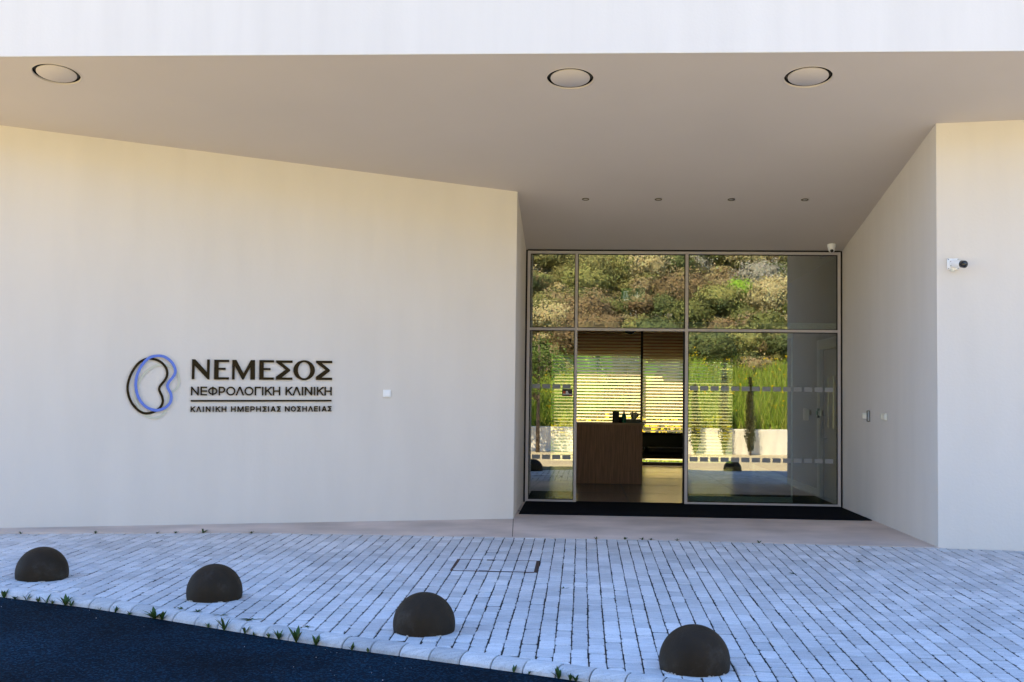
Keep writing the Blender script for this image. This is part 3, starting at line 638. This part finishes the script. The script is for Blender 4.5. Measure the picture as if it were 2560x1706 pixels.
for x, nm in zip(DL, NM):
    lb = 'small round bronze downlight in the soffit row before the doors, '+nm
    if t is None:
        t = thing('downlight', lb, 'downlight', (x, 12.83, soffit_z(x, 12.83)), 0, 'small downlights before the doors')
        MB().lathe([(.040, .001), (.040, -.004), (.030, -.006), (.026, -.001)], (0, 0, 0), 28, 0, (sx, sy, sn)).build('bezel', 'bronze', t)
        MB().lathe([(.027, -.0015), (0, -.0025)], (0, 0, 0), 24, 0, (sx, sy, sn)).build('lamp', 'lamp_glass', t)
    else: dup(t, (x, 12.83, soffit_z(x, 12.83)), lb)

# ------------------------------------------------------------------ dome bollards
DR, DC = .186, .040
def bollard_mesh(seed):
    r_ = random.Random(seed); prof = [(.001, DC+DR)]
    for i in range(1, 22): a = R(90-i*4.9); prof.append((DR*math.cos(a), DC+DR*math.sin(a)))
    prof.append((prof[-1][0]*.998, -.03))
    return MB().lathe(prof, (0, 0, 0), 64)
t = thing('dome_bollard', 'dark brown hemispherical bollard farthest along the kerb, alone at the left', 'bollard', (-3.947, 8.367, pave_z(0, 8.367)), 0, 'dome bollards along the kerb')
bollard_mesh(1).build('dome', 'dome', t)
fl = MB(); rr = random.Random(5); nseg = 140; vs = []
for i in range(nseg):
    a = 2*math.pi*i/nseg; on = math.sin(a*5+1)+math.sin(a*11+2)+rr.uniform(-.7, .7) > 1.15; h_ = rr.uniform(.0015, .005) if on else -.012; r1 = .184+rr.uniform(0, .004); r0 = .170
    vs += [(r0*math.cos(a), r0*math.sin(a), -.01), (.1795*math.cos(a), .1795*math.sin(a), h_), (r1*math.cos(a), r1*math.sin(a), h_*.3), ((r1+.002)*math.cos(a), (r1+.002)*math.sin(a), -.012)]
fl.add(vs, [(i*4+j, i*4+j+1, ((i+1) % nseg)*4+j+1, ((i+1) % nseg)*4+j) for i in range(nseg) for j in range(3)])
fl.build('mortar_ring', 'mortar', t)
for i, (x, y, lb) in enumerate(((-2.472, 7.789, 'dark brown hemispherical bollard on the pavers below the wall lettering'), (-.930, 6.958, 'dark brown hemispherical bollard just in front of the rusty access cover'),
                                (.603, 6.233, 'largest nearest dark brown hemispherical bollard in front of the glass doors'), (3.06, 5.46, 'dark brown hemispherical bollard outside the view, seen only mirrored in the door glass'))):
    dup(t, (x, y, pave_z(x, y)), lb, rz=1.3*(i+1))

# ------------------------------------------------------------------ rusty access cover let into the pavers
cz = pave_z(0, 9.33)
t = thing('access_cover', 'paved access cover with a thin rusty steel frame set in the pavers', 'manhole cover', (-.68, 9.33, cz))
tilt = .022
def strip(x0, x1, y0, y1, h=.0035): 
    z = lambda x, y: tilt*y+h
    return [(x, y, z(x, y)-d) for d in (0, .02) for x, y in ((x0, y0), (x1, y0), (x1, y1), (x0, y1))]
bx = [(3, 2, 1, 0)[::-1], (4, 5, 6, 7)[::-1], (0, 1, 5, 4), (1, 2, 6, 5), (2, 3, 7, 6), (3, 0, 4, 7)]
fm = MB()
for s_ in ((-.335, -.312, -.28, .27), (.318, .345, -.28, .27), (-.312, .318, -.286, -.274), (-.312, -.12, .262, .267), (-.02, .318, .262, .267)): fm.add(strip(*s_), bx)
fm.build('frame', 'rust', t)
for q in (strip(-.09, -.02, .235, .275, .0038), strip(-.11, -.04, -.276, -.262, .0045)): MB().add(q, bx).build('lifting_slot', 'gasket', t)

# ------------------------------------------------------------------ weeds
def weed_mesh(r_, k, h, spread, wid):
    V, F, Cc = [], [], []
    for i in range(k):
        a = r_.uniform(0, 2*math.pi); L = h*r_.uniform(.7, 1.2); out = spread*r_.uniform(.5, 1.2); wd = wid*r_.uniform(.7, 1.2)
        d = Vector((math.cos(a), math.sin(a), 0)); s_ = Vector((-d.y, d.x, 0)); o_ = len(V); c0 = r_.uniform(.75, 1.3)
        for tt, ww in ((0, .25), (.35, .9), (.7, .8), (1, .03)):
            p = d*(out*tt**1.3)+Vector((0, 0, L*(tt-.28*tt*tt*(out/L if L else 1))))
            V += [p-s_*wd*ww, p+s_*wd*ww]; c = (.05*c0*(1.6 if i % 5 == 4 else 1), .095*c0, .022*c0); Cc += [c, c]
        F += [(o_+2*q, o_+2*q+1, o_+2*q+3, o_+2*q+2) for q in range(3)]
    return np.array([v[:] for v in V]), np.array(F), np.array(Cc)
KW = [(-3.98, 7.89), (-3.88, 7.86), (-3.78, 7.81), (-3.68, 7.76), (-3.61, 7.72), (-3.56, 7.71), (-3.45, 7.67), (-3.40, 7.65), (-3.16, 7.56), (-3.03, 7.51), (-2.91, 7.45), (-2.71, 7.36), (-2.65, 7.33), (-2.29, 7.17), (-2.17, 7.10), (-2.02, 7.04), (-1.96, 7.01), (-1.85, 6.95), (-1.78, 6.92), (-1.66, 6.87), (-1.53, 6.80), (-1.30, 6.70), (-1.20, 6.67), (-.35, 6.30), (-.27, 6.25), (-.11, 6.16), (-.05, 6.13), (-.02, 6.13)]
KH = [.07, .04, .06, .045, .07, .035, .085, .05, .03, .06, .035, .085, .075, .045, .10, .06, .03, .05, .07, .10, .065, .055, .03, .045, .04, .075, .05, .06]
ORD = 'first second third fourth fifth sixth seventh eighth ninth tenth eleventh twelfth thirteenth fourteenth fifteenth sixteenth seventeenth eighteenth nineteenth twentieth twenty-first twenty-second twenty-third twenty-fourth twenty-fifth twenty-sixth twenty-seventh twenty-eighth'.split()
for i, ((x, y), h) in enumerate(zip(KW, KH)):
    r_ = random.Random(100+i); h *= .92; V, F, Cc = weed_mesh(r_, r_.randint(5, 11), h, h*r_.uniform(.5, 1.0), h*r_.uniform(.09, .17))
    o = cloud('weed', V, F, Cc, 'leaf'); yk = poly_y(KERB, x)-.012; o.location = (x, yk, road_z(x, yk)-.002)
    tag(o, ('tall' if h > .08 else 'small' if h > .045 else 'tiny')+' green weed at the foot of the kerb, '+ORD[i]+' from the left', 'weed', 'weeds along the kerb foot')
EW = [(-5.18, 10.55), (-4.52, 10.66), (-3.97, 10.74), (-3.80, 10.77), (-3.55, 10.82), (-3.11, 10.89), (.14, 10.92), (.41, 10.93), (.57, 10.94), (.65, 10.94), (.89, 10.91), (1.64, 10.88)]
for i, (x, y) in enumerate(EW):
    r_ = random.Random(300+i); h = .03 if i != 4 else .055; V, F, Cc = weed_mesh(r_, 9, h, h*1.3, h*.16)
    o = cloud('weed', V, F, Cc*.8, 'leaf'); o.location = (x, poly_y(EDGE, x)-.004, pave_z(x, y)-.002)
    tag(o, 'low tuft of weed where the pavers meet the concrete apron, '+ORD[i]+' from the left', 'weed', 'weeds along the apron edge')
PW = [(-2.56, 7.38), (-2.43, 7.31), (-2.25, 7.22), (-2.03, 7.13), (-1.64, 6.96), (-.12, 8.39), (1.66, 9.25), (2.31, 9.91)]
for i, (x, y) in enumerate(PW):
    r_ = random.Random(400+i); h = .022; V, F, Cc = weed_mesh(r_, 12, h, h*2.2, h*.2)
    if i in (2, 3): V[:, 0] *= 2.0
    o = cloud('weed', V, F, Cc*.8, 'leaf'); yy = max(y, poly_y(KERB, x)+.13); o.location = (x, yy, pave_z(x, yy)-.003)
    tag(o, 'flat little weed growing in a joint amid the pavers, '+ORD[i]+' from the left', 'weed', 'weeds among the pavers')
# moss and sprouts in the joints: nobody could count them
V, F, Cc = [], [], []; n0 = 0; P = []
for ix in range(int(-5.5/PX), int(6/PX)):
    x = (ix+.5)*PX; y0 = poly_y(KERB, x)+.12; y1 = poly_y(EDGE, x) if x < 3.23 else RX(x)
    dens = 0.9 if x > -1.5 else .45
    y = y0
    while y < y1:
        y += PY/4*random.choice((1, 1, 1, 2)) * (1.0 if y < 9 else 1.5)
        if random.random() < dens*(1.0 if y < 8.8 else .5): P.append((x+random.gauss(0, .002), round(y/(PY/2))*(PY/2)+random.gauss(0, .012)))
P = np.array([(x, y, pave_z(x, y)-.003) for x, y in P]); P = np.repeat(P, 5, 0); P[:, :2] += rng.normal(size=(len(P), 2))*(.0048, .006)
V, F, Cc = leaf_quads(P, rng.uniform(.005, .015, len(P)), np.array((.022, .021, .012))*rng.uniform(.4, 1.4, (len(P), 1)), up=.6, aspect=.35)
cloud('joint_moss', V, F, Cc, 'leaf', 'stuff')

gx = np.r_[rng.normal(-1.1, .35, 22), rng.uniform(-4, .4, 22)]; gy = np.array([poly_y(KERB, x) for x in gx])-np.abs(rng.normal(size=len(gx)))*.35-.05
v, f_, cc = leaf_quads(np.c_[gx, gy, [road_z(a, b)+.004 for a, b in zip(gx, gy)]], rng.uniform(.003, .007, len(gx)), np.full((len(gx), 3), .55)*rng.uniform(.3, 1.2, (len(gx), 1)), aspect=.8)
cloud('road_grit', v, f_, cc, 'flower', 'stuff')

# ------------------------------------------------------------------ lobby furniture
t = thing('reception_desk', 'dark walnut reception desk with a fluted front behind the open doorway', 'desk', (.42, 18.07, 0))
fd = MB(); fd.box(-.515, .515, .012, .70, 0, .905)
for i in range(52): x = -.515+.0198*i; fd.box(x+.003, x+.0168, 0, .0125, .004, .900)
fd.build('fluted_body', 'wood', t)
MB().box(-.53, .53, -.015, .72, .906, .938).build('desk_top', 'desk_top', t, .004)
dz_ = .9385
t = thing('card_holder', 'dark upright box with a clip standing on the desk left of the bottle', 'box', (.524, 18.20, dz_))
MB().rbox(-.052, .052, -.04, .04, 0, .180, .006).build('body', 'print_dark', t)
MB().rbox(-.018, .018, -.046, -.03, .165, .192, .004).build('clip', 'dark_plastic', t)
t = thing('pen_pot', 'small black pot between the dark box and the green bottle', 'pot', (.606, 18.27, dz_))
MB().lathe([(0, 0), (.028, 0), (.030, .085), (.026, .085), (.024, .01)], (0, 0, 0), 24).build('pot', 'black_plastic', t)
t = thing('sanitiser_bottle', 'green pump bottle of hand gel on the desk', 'bottle', (.650, 18.16, dz_))
MB().lathe([(0, 0), (.033, 0), (.035, .01), (.035, .105), (.031, .125), (.017, .142), (.013, .152)], (0, 0, 0), 28).build('bottle_body', 'green_bottle', t)
MB().lathe([(.015, .150), (.015, .166), (.006, .168), (.006, .200), (0, .200)], (0, 0, 0), 18).tube([(0, 0, .196), (0, -.035, .190)], .005).build('pump', 'dark_plastic', t)
t = thing('tissue_box', 'grey tissue box with a pulled up tissue on the desk end', 'tissue box', (.79, 18.16, dz_))
MB().rbox(-.115, .115, -.055, .055, 0, .062, .005).build('carton', 'tissue_box', t)
ts = MB(); kx = 15
for i in range(kx+1):
    u = i/kx*2-1
    for j in range(6): v = j/5; ts.v.append((u*(.035+.045*v)+.01+.02*v, .018*math.sin(u*7)*(.3+v), .062+v*(.105-.03*max(0, u)**2+.006*math.sin(u*9))))
ts.f = [(i*6+j, i*6+j+1, (i+1)*6+j+1, (i+1)*6+j) for i in range(kx) for j in range(5)]; ts.m = [0]*len(ts.f); ts.smooth = [True]*len(ts.f)
ts.build('tissue', 'tissue', t)
t = thing('waiting_sofa', 'low black leather sofa on thin legs under the slatted window', 'sofa', (1.30, 21.55, 0))
MB().rbox(-.90, .64, -.30, .34, .235, .33, .03).build('base', 'sofa', t)
for x0, x1 in ((-.86, -.14), (-.12, .58)): MB().rbox(x0, x1, -.33, .18, .325, .435, .045, seg=4).build('seat_cushion', 'sofa', t)
MB().rbox(-.90, .62, .14, .34, .30, .70, .06, seg=4).build('backrest', 'sofa', t)
MB().rbox(.585, .69, -.30, .34, .24, .585, .045, seg=4).build('armrest', 'sofa', t)
MB().rbox(-.99, -.89, -.30, .34, .24, .585, .045, seg=4).build('armrest', 'sofa', t)
for x, y in ((.60, -.24), (.60, .28), (-.86, -.24), (-.86, .28)): MB().tube([(x, y, 0), (x, y, .24)], .013).build('leg', 'gasket', t)

# blinds: slats in front of the rear window; sunlit from behind below the eave's shadow
def blind(x0, x1, label, off):
    t = thing('window_blind', label, 'blind', ((x0+x1)/2, RY-.02, 0), 0, 'slatted blinds at the rear window'); hw = (x1-x0)/2
    sl_ = MB(); z = .10+off; k = 0
    while z < 2.86:
        a = R(-40); c, s_ = math.cos(a), math.sin(a); hd = .026
        pts = [(-hd, 0), (-hd*.4, .0028), (hd*.4, .0028), (hd, 0), (hd*.4, .0005), (-hd*.4, .0005)]
        pr = [(p[0]*c, z+p[0]*s_+p[1]) for p in pts]     # outer edge (towards +Y) higher
        vs = [(x, y_, zz) for x in (-hw+.004, hw-.004) for y_, zz in pr]; n_ = 6
        sl_.add(vs, [tuple(range(n_)), tuple(reversed(range(n_, 2*n_)))]+[(i, n_+i, n_+(i+1) % n_, (i+1) % n_) for i in range(n_)])
        z += .0630
    sl_.build('slats', 'blind', t)
    cd = MB()
    for x in (-hw*.60, hw*.02, hw*.62): cd.box(x-.0018, x+.0018, -.029, -.026, .06, 2.88)
    cd.build('ladder_cord', 'cord', t)
    MB().box(-hw, hw, -.03, .03, 2.86, 2.915).build('head_rail', 'gasket', t)
    return t
blind(-.605, 1.155, 'slatted wooden blind glowing behind the desk, the panel left of the dark post', 0)
blind(1.20, 2.965, 'slatted wooden blind above the sofa, the panel right of the dark post', .03)

t = thing('exit_sign', 'green running man exit sign with a down arrow hanging behind the upper pane', 'sign', (.68, 16.0, 2.742))
MB().box(-.167, .167, -.012, .012, -.094, .094).build('panel', 'exit_green', t)
pg = MB(); yF = -.0135
def flat(pts, y_=yF): pg.add([(x, y_, z) for x, z in pts]+[(x, -.0125, z) for x, z in pts], [tuple(range(len(pts))), tuple(reversed(range(len(pts), 2*len(pts))))]+[(i, len(pts)+i, len(pts)+(i+1) % len(pts), (i+1) % len(pts)) for i in range(len(pts))])
flat([(-.125, -.075), (-.05, -.075), (-.05, -.060), (-.125, -.060)]); flat([(-.128, -.058), (-.112, -.058), (-.112, .050), (-.128, .050)]); flat([(-.112, .036), (-.055, .036), (-.055, .050), (-.112, .050)], yF-.0004)
flat([(-.085+.011*math.cos(i*math.pi/6), .020+.011*math.sin(i*math.pi/6)) for i in range(12)])
flat([(-.100, .006), (-.072, .008), (-.060, -.014), (-.067, -.018), (-.076, -.006), (-.078, -.022), (-.062, -.036), (-.066, -.056), (-.075, -.054), (-.072, -.038), (-.090, -.026), (-.104, -.048), (-.110, -.044), (-.096, -.018)])
pg.build('running_figure', 'exit_white', t); pg = MB()
flat([(.052, .040), (.068, .040), (.068, -.020), (.096, .006), (.105, -.004), (.060, -.050), (.015, -.004), (.024, .006), (.052, -.020)])
pg.build('arrow', 'exit_white', t)
for x in (-.12, .12): MB().tube([(x, 0, .092), (x, 0, .458)], .004).build('hanger', 'steel', t)
t = thing('motion_sensor', 'black half dome sensor under the middle of the door head', 'sensor', (.60, 14.86, 2.204))
MB().lathe([(0, 0), (.082, 0), (.080, -.026), (.062, -.050), (.034, -.066), (.001, -.074)], (0, 0, 0), 28).build('dome', 'black_plastic', t)
MB().lathe([(.084, .001), (.086, -.006), (.080, -.010)], (0, 0, 0), 28).build('collar', 'dark_plastic', t)
t = thing('warning_sticker', 'small dark sticker with an orange square stuck on the narrow left pane', 'sticker', (-.191, Y0+.0352, 1.380))
MB().box(-.064, .064, -.0008, 0, -.045, .045).build('backing', 'print_dark', t)
MB().box(-.054, -.022, -.0014, -.0008, -.014, .016).build('orange_square', 'orange', t)
pw = MB(); pw.box(-.060, .060, -.0012, -.0008, -.024, -.0145).box(-.016, .008, -.0013, -.0008, -.0145, .020).box(.008, .020, -.0013, -.0008, -.0145, -.002)
pw.build('pale_print', 'print_white', t)
MB().box(.024, .058, -.0013, -.0008, -.040, -.032).build('orange_line', 'orange', t)
t = thing('wall_dispenser', 'small pale dispenser box on the lobby wall beside the inner door', 'dispenser', (RWX, 17.25, 1.12))
MB().rbox(-.06, 0, -.07, .07, -.09, .09, .012).build('housing', 'cream_plastic', t)
t = thing('door_release_box', 'small green and white release box on the inner door frame', 'switch', (RWX-.03, 16.36, 1.15))
MB().rbox(-.02, 0, -.04, .04, -.06, .06, .006).build('housing', 'white_plastic', t)
MB().rbox(-.028, -.018, -.022, .022, -.03, .03, .004).build('button', 'exit_green', t)

# ------------------------------------------------------------------ across the road: white wall, meadow bank, scrub hill, trees (seen mirrored in the glass)
tag(MB().box(-30, 30, -4.45, -4.2, -.4, .50).build('boundary_wall', 'wall_white', bevel=.02), 'long low white boundary wall across the road, mirrored in the door glass', 'wall')
def hill_z(x, y):
    d = max(0.0, -4.4-y); b = .42+.40*d
    return b+(.35*math.sin(x*.31+y*.17)+.25*math.sin(x*.83-y*.6)+.15*math.sin(x*1.7+y*1.3))*min(1, d/5)+.018*max(0, d-8)**1.25
hb = MB(); nx, ny = 90, 70
g_ = [(-45+100*i/nx, -4.4-58*j/ny) for j in range(ny+1) for i in range(nx+1)]
hb.add([(x, y, hill_z(x, y)) for x, y in g_], [(j*(nx+1)+i, (j+1)*(nx+1)+i, (j+1)*(nx+1)+i+1, j*(nx+1)+i+1) for j in range(ny) for i in range(nx)], 0, True)
kind(hb.build('hill', 'hill_soil'), 'structure')
PAL = np.array([(.15, .16, .05), (.20, .185, .065), (.10, .12, .042), (.21, .15, .075), (.27, .21, .11), (.31, .29, .23), (.43, .36, .18), (.25, .245, .08), (.22, .36, .04), (.065, .085, .03)])
PW_ = np.array([.17, .16, .14, .09, .07, .10, .09, .12, .02, .06])
def cube_sphere(k=4):
    vs, fs, ix = [], [], {}
    def vid(p):
        q = tuple(round(c, 5) for c in p)
        if q not in ix: ix[q] = len(vs); vs.append(np.array(p)/np.linalg.norm(p))
        return ix[q]
    for ax in range(3):
        for sg in (-1, 1):
            for i in range(k):
                for j in range(k):
                    qd = []
                    for a, b in ((0, 0), (1, 0), (1, 1), (0, 1)):
                        p = [0, 0, 0]; p[ax] = sg; p[(ax+1) % 3] = -1+2*(i+a)/k; p[(ax+2) % 3] = -1+2*(j+b)/k; qd.append(vid(p))
                    fs.append(qd)
    return np.array(vs), np.array(fs)
CSV, CSF = cube_sphere(7)
PAL *= 1.3
def bush(cx, cy, cz, r, h, col, nl, V, F, Cc, size):
    u = rng.normal(size=(nl, 3)); u /= np.linalg.norm(u, axis=1)[:, None]; rad = rng.uniform(.72, 1.06, nl)
    lump = 1+.24*np.sin(u[:, 0]*5+cx*3)*np.cos(u[:, 1]*4+cy*5)+.10*np.sin(u[:, 2]*9+cx*7)*np.sin(u[:, 0]*8+cy)+.06*rng.normal(size=nl)
    P = np.c_[cx+u[:, 0]*r*rad*lump, cy+u[:, 1]*r*rad*lump, cz+h*.42+u[:, 2]*h*.55*rad*lump]
    c = col*rng.uniform(.85, 1.16, (nl, 1))*(1+.05*rng.normal(size=(nl, 3))); c = np.clip(c, .01, .6)
    v, f_, cc = leaf_quads(P, rng.uniform(.6, 1.5, nl)*size, c, up=.4, aspect=.5, normal=u, spread=.34)
    F.append(f_+sum(len(a) for a in V)); V.append(v); Cc.append(cc)
    if nl > 100:       # the dense twiggy inside of the shrub
        lp = (1+.24*np.sin(CSV[:, 0]*5+cx*3)*np.cos(CSV[:, 1]*4+cy*5)+.10*np.sin(CSV[:, 2]*9+cx*7)*np.sin(CSV[:, 0]*8+cy)+.09*rng.normal(size=len(CSV)))*.74
        cv = np.c_[cx+CSV[:, 0]*r*lp, cy+CSV[:, 1]*r*lp, cz+h*.42+CSV[:, 2]*h*.55*lp]
        F.append(CSF+sum(len(a) for a in V)); V.append(cv); Cc.append(np.repeat(col[None]*.8, len(CSV), 0)*rng.uniform(.6, 1.3, (len(CSV), 1)))
V, F, Cc = [], [], []
for i in range(1150):
    x = rng.uniform(-13, 20); y = -8.6-rng.uniform(0, 1)**1.25*28
    if y > -9.5 and rng.random() < .4: continue
    r = rng.choice([.34, .6, .92, 1.35], p=[.38, .36, .20, .06])*rng.uniform(.8, 1.2)*(1+.012*(-y-10)); h = r*rng.uniform(.8, 1.4); c = PAL[rng.choice(len(PAL), p=PW_/PW_.sum())]
    bush(x, y, hill_z(x, y), r, h, c, int(240+1900*r*r), V, F, Cc, .085+.0020*(-y-10))
for i in range(4200):      # dry grass and low growth between the shrubs
    x = rng.uniform(-13, 20); y = -8.2-rng.uniform(0, 1)*29; c = PAL[[6, 4, 7, 5][i % 4]]*rng.uniform(.8, 1.3)
    bush(x, y, hill_z(x, y)-.05, rng.uniform(.2, .5), rng.uniform(.25, .55), c, 22, V, F, Cc, .11)
cloud('hillside_scrub', np.concatenate(V), np.concatenate(F), np.concatenate(Cc), 'scrub', 'stuff')
def blades(n, xr, yf, zf, hr, cols, wd=.012, name='meadow_grass'):
    x = rng.uniform(*xr, n); y = yf(n); z = np.array([zf(a, b) for a, b in zip(x, y)]); h = rng.uniform(*hr, n); a = rng.uniform(0, 2*np.pi, n); ln = rng.normal(size=(n, 2))*.28*h[:, None]
    d = np.c_[np.cos(a), np.sin(a)]*wd
    p0 = np.c_[x-d[:, 0], y-d[:, 1], z]; p1 = np.c_[x+d[:, 0], y+d[:, 1], z]; p2 = np.c_[x+ln[:, 0], y+ln[:, 1], z+h]
    c = cols[rng.integers(0, len(cols), n)]*rng.uniform(.7, 1.3, (n, 1))
    return cloud(name, np.stack([p0, p1, p2], 1).reshape(-1, 3), np.arange(3*n).reshape(-1, 3), np.repeat(c, 3, 0), 'grass', 'stuff')
GC = np.array([(.26, .38, .045), (.36, .47, .055), (.21, .31, .04), (.46, .46, .11), (.40, .45, .08)])
blades(52000, (-10, 15), lambda n: -4.5-rng.uniform(0, 1, n)**1.1*4.8, hill_z, (.25, .7), GC, .022)
def flowers(name, n, xr, yf, zf, hr, size, col):
    x = rng.uniform(*xr, n); y = yf(n); P = np.c_[x, y, [zf(a, b) for a, b in zip(x, y)]]; P[:, 2] += rng.uniform(*hr, n)
    P = np.repeat(P, 4, 0)+rng.normal(size=(4*n, 3))*size*.4
    v, f_, cc = leaf_quads(P, np.full(len(P), size), np.array(col)*rng.uniform(.8, 1.2, (len(P), 1)), aspect=.8); return cloud(name, v, f_, cc, 'flower', 'stuff')
flowers('yellow_flowers', 520, (-8, 14), lambda n: -4.5-rng.uniform(0, 1, n)*4.4, hill_z, (.4, .75), .06, (.75, .52, .01))
def tree(name, label, x, y, z, H, crown_r, crown_h, nl, col, size, trunk_r, conifer=False, lean=0.0):
    t = thing(name, label, 'tree', (x, y, z)); tb = MB(); r_ = random.Random(int(x*100)+9)
    tb.tube([(0, 0, -.2), (lean*.3, .02, H*.35), (lean*.7, -.02, H*.65), (lean, 0, H*.92)], [trunk_r, trunk_r*.8, trunk_r*.55, trunk_r*.2], 10)
    tips = []
    if not conifer:
        for i in range(13):
            a = r_.uniform(0, 6.28); z0 = H*r_.uniform(.38, .8); L = crown_r*r_.uniform(.6, 1.1); e = Vector((math.cos(a)*L, math.sin(a)*L, z0+L*r_.uniform(.2, .8)))
            b0 = Vector((lean*z0/H, 0, z0)); tb.tube([b0, b0.lerp(e, .5)+Vector((0, 0, .12)), e], [trunk_r*.4, trunk_r*.25, trunk_r*.08], 6); tips += [e, b0.lerp(e, .65), b0.lerp(e, .85)]
    tb.build('trunk', 'bark', t)
    if conifer:
        zz = rng.uniform(.06, 1, nl)*H; prof = crown_r*np.clip((1-zz/H)*1.6, .08, 1)**.6*np.clip(zz/(H*.2), .45, 1); a = rng.uniform(0, 2*np.pi, nl); rr_ = prof*rng.uniform(.3, 1.05, nl)*(1+.25*np.sin(a*3+zz*7))
        P = np.c_[np.cos(a)*rr_, np.sin(a)*rr_, zz]
    else:
        idx = rng.integers(0, len(tips), nl); T = np.array([q[:] for q in tips]); P = T[idx]+rng.normal(size=(nl, 3))*crown_r*.17
    c = np.array(col)*rng.uniform(.6, 1.5, (nl, 1)); v, f_, cc = leaf_quads(P, rng.uniform(.6, 1.3, nl)*size, c, up=.8 if conifer else 0, aspect=.35 if conifer else .5)
    cloud('crown', v, f_, cc, 'leaf', None, t)
tree('street_tree', 'open leafy young tree before the white wall, mirrored in the narrow left pane', -1.25, -3.6, road_z(0, -5), 3.7, 1.2, 2, 4200, (.11, .16, .035), .10, .06)
for x, H, lb in ((2.28, 1.9, 'broad low dark cypress before the white wall, mirrored just right of the doorway'), (3.2, 2.0, 'slim dark cypress before the white wall, mirrored in the middle of the wide pane'), (4.02, 2.7, 'tallest slim cypress before the white wall, mirrored near the recess wall'), (4.75, 2.2, 'slim cypress before the white wall hidden half behind the mirrored recess wall')):
    tree('cypress_tree', lb, x, -3.85, road_z(0, -6), H, .15 if x > 3.1 else .24, 1, 3800, (.085, .080, .028), .07, .03, True)

# ------------------------------------------------------------------ garden behind the building, seen through the blinds
kind(MB().add([(-25, 23.6, -.06), (30, 23.6, -.06), (30, 70, .4), (-25, 70, .4)], [(0, 1, 2, 3)]).build('garden_ground', 'hill_soil'), 'structure')
blades(16000, (-5, 8), lambda n: 24.2+rng.uniform(0, 1, n)*9, lambda x, y: -.06+(y-23.6)*.01, (.2, .55), GC, .02, 'garden_grass')
flowers('garden_flowers', 500, (-3, 7), lambda n: 24.6+rng.uniform(0, 1, n)*4, lambda x, y: -.06, (.45, .95), .09, (.85, .62, .01))
V, F, Cc = [], [], []
for i in range(190):
    x = rng.uniform(-8, 10); y = rng.uniform(31, 40); r = rng.uniform(.9, 1.8)
    bush(x, y, 0, r, r*rng.uniform(1.8, 3.2), PAL[rng.choice([7, 1, 8, 6, 7])]*1.5, 1500, V, F, Cc, .10)
cloud('garden_shrubbery', np.concatenate(V), np.concatenate(F), np.concatenate(Cc), 'leaf', 'stuff')
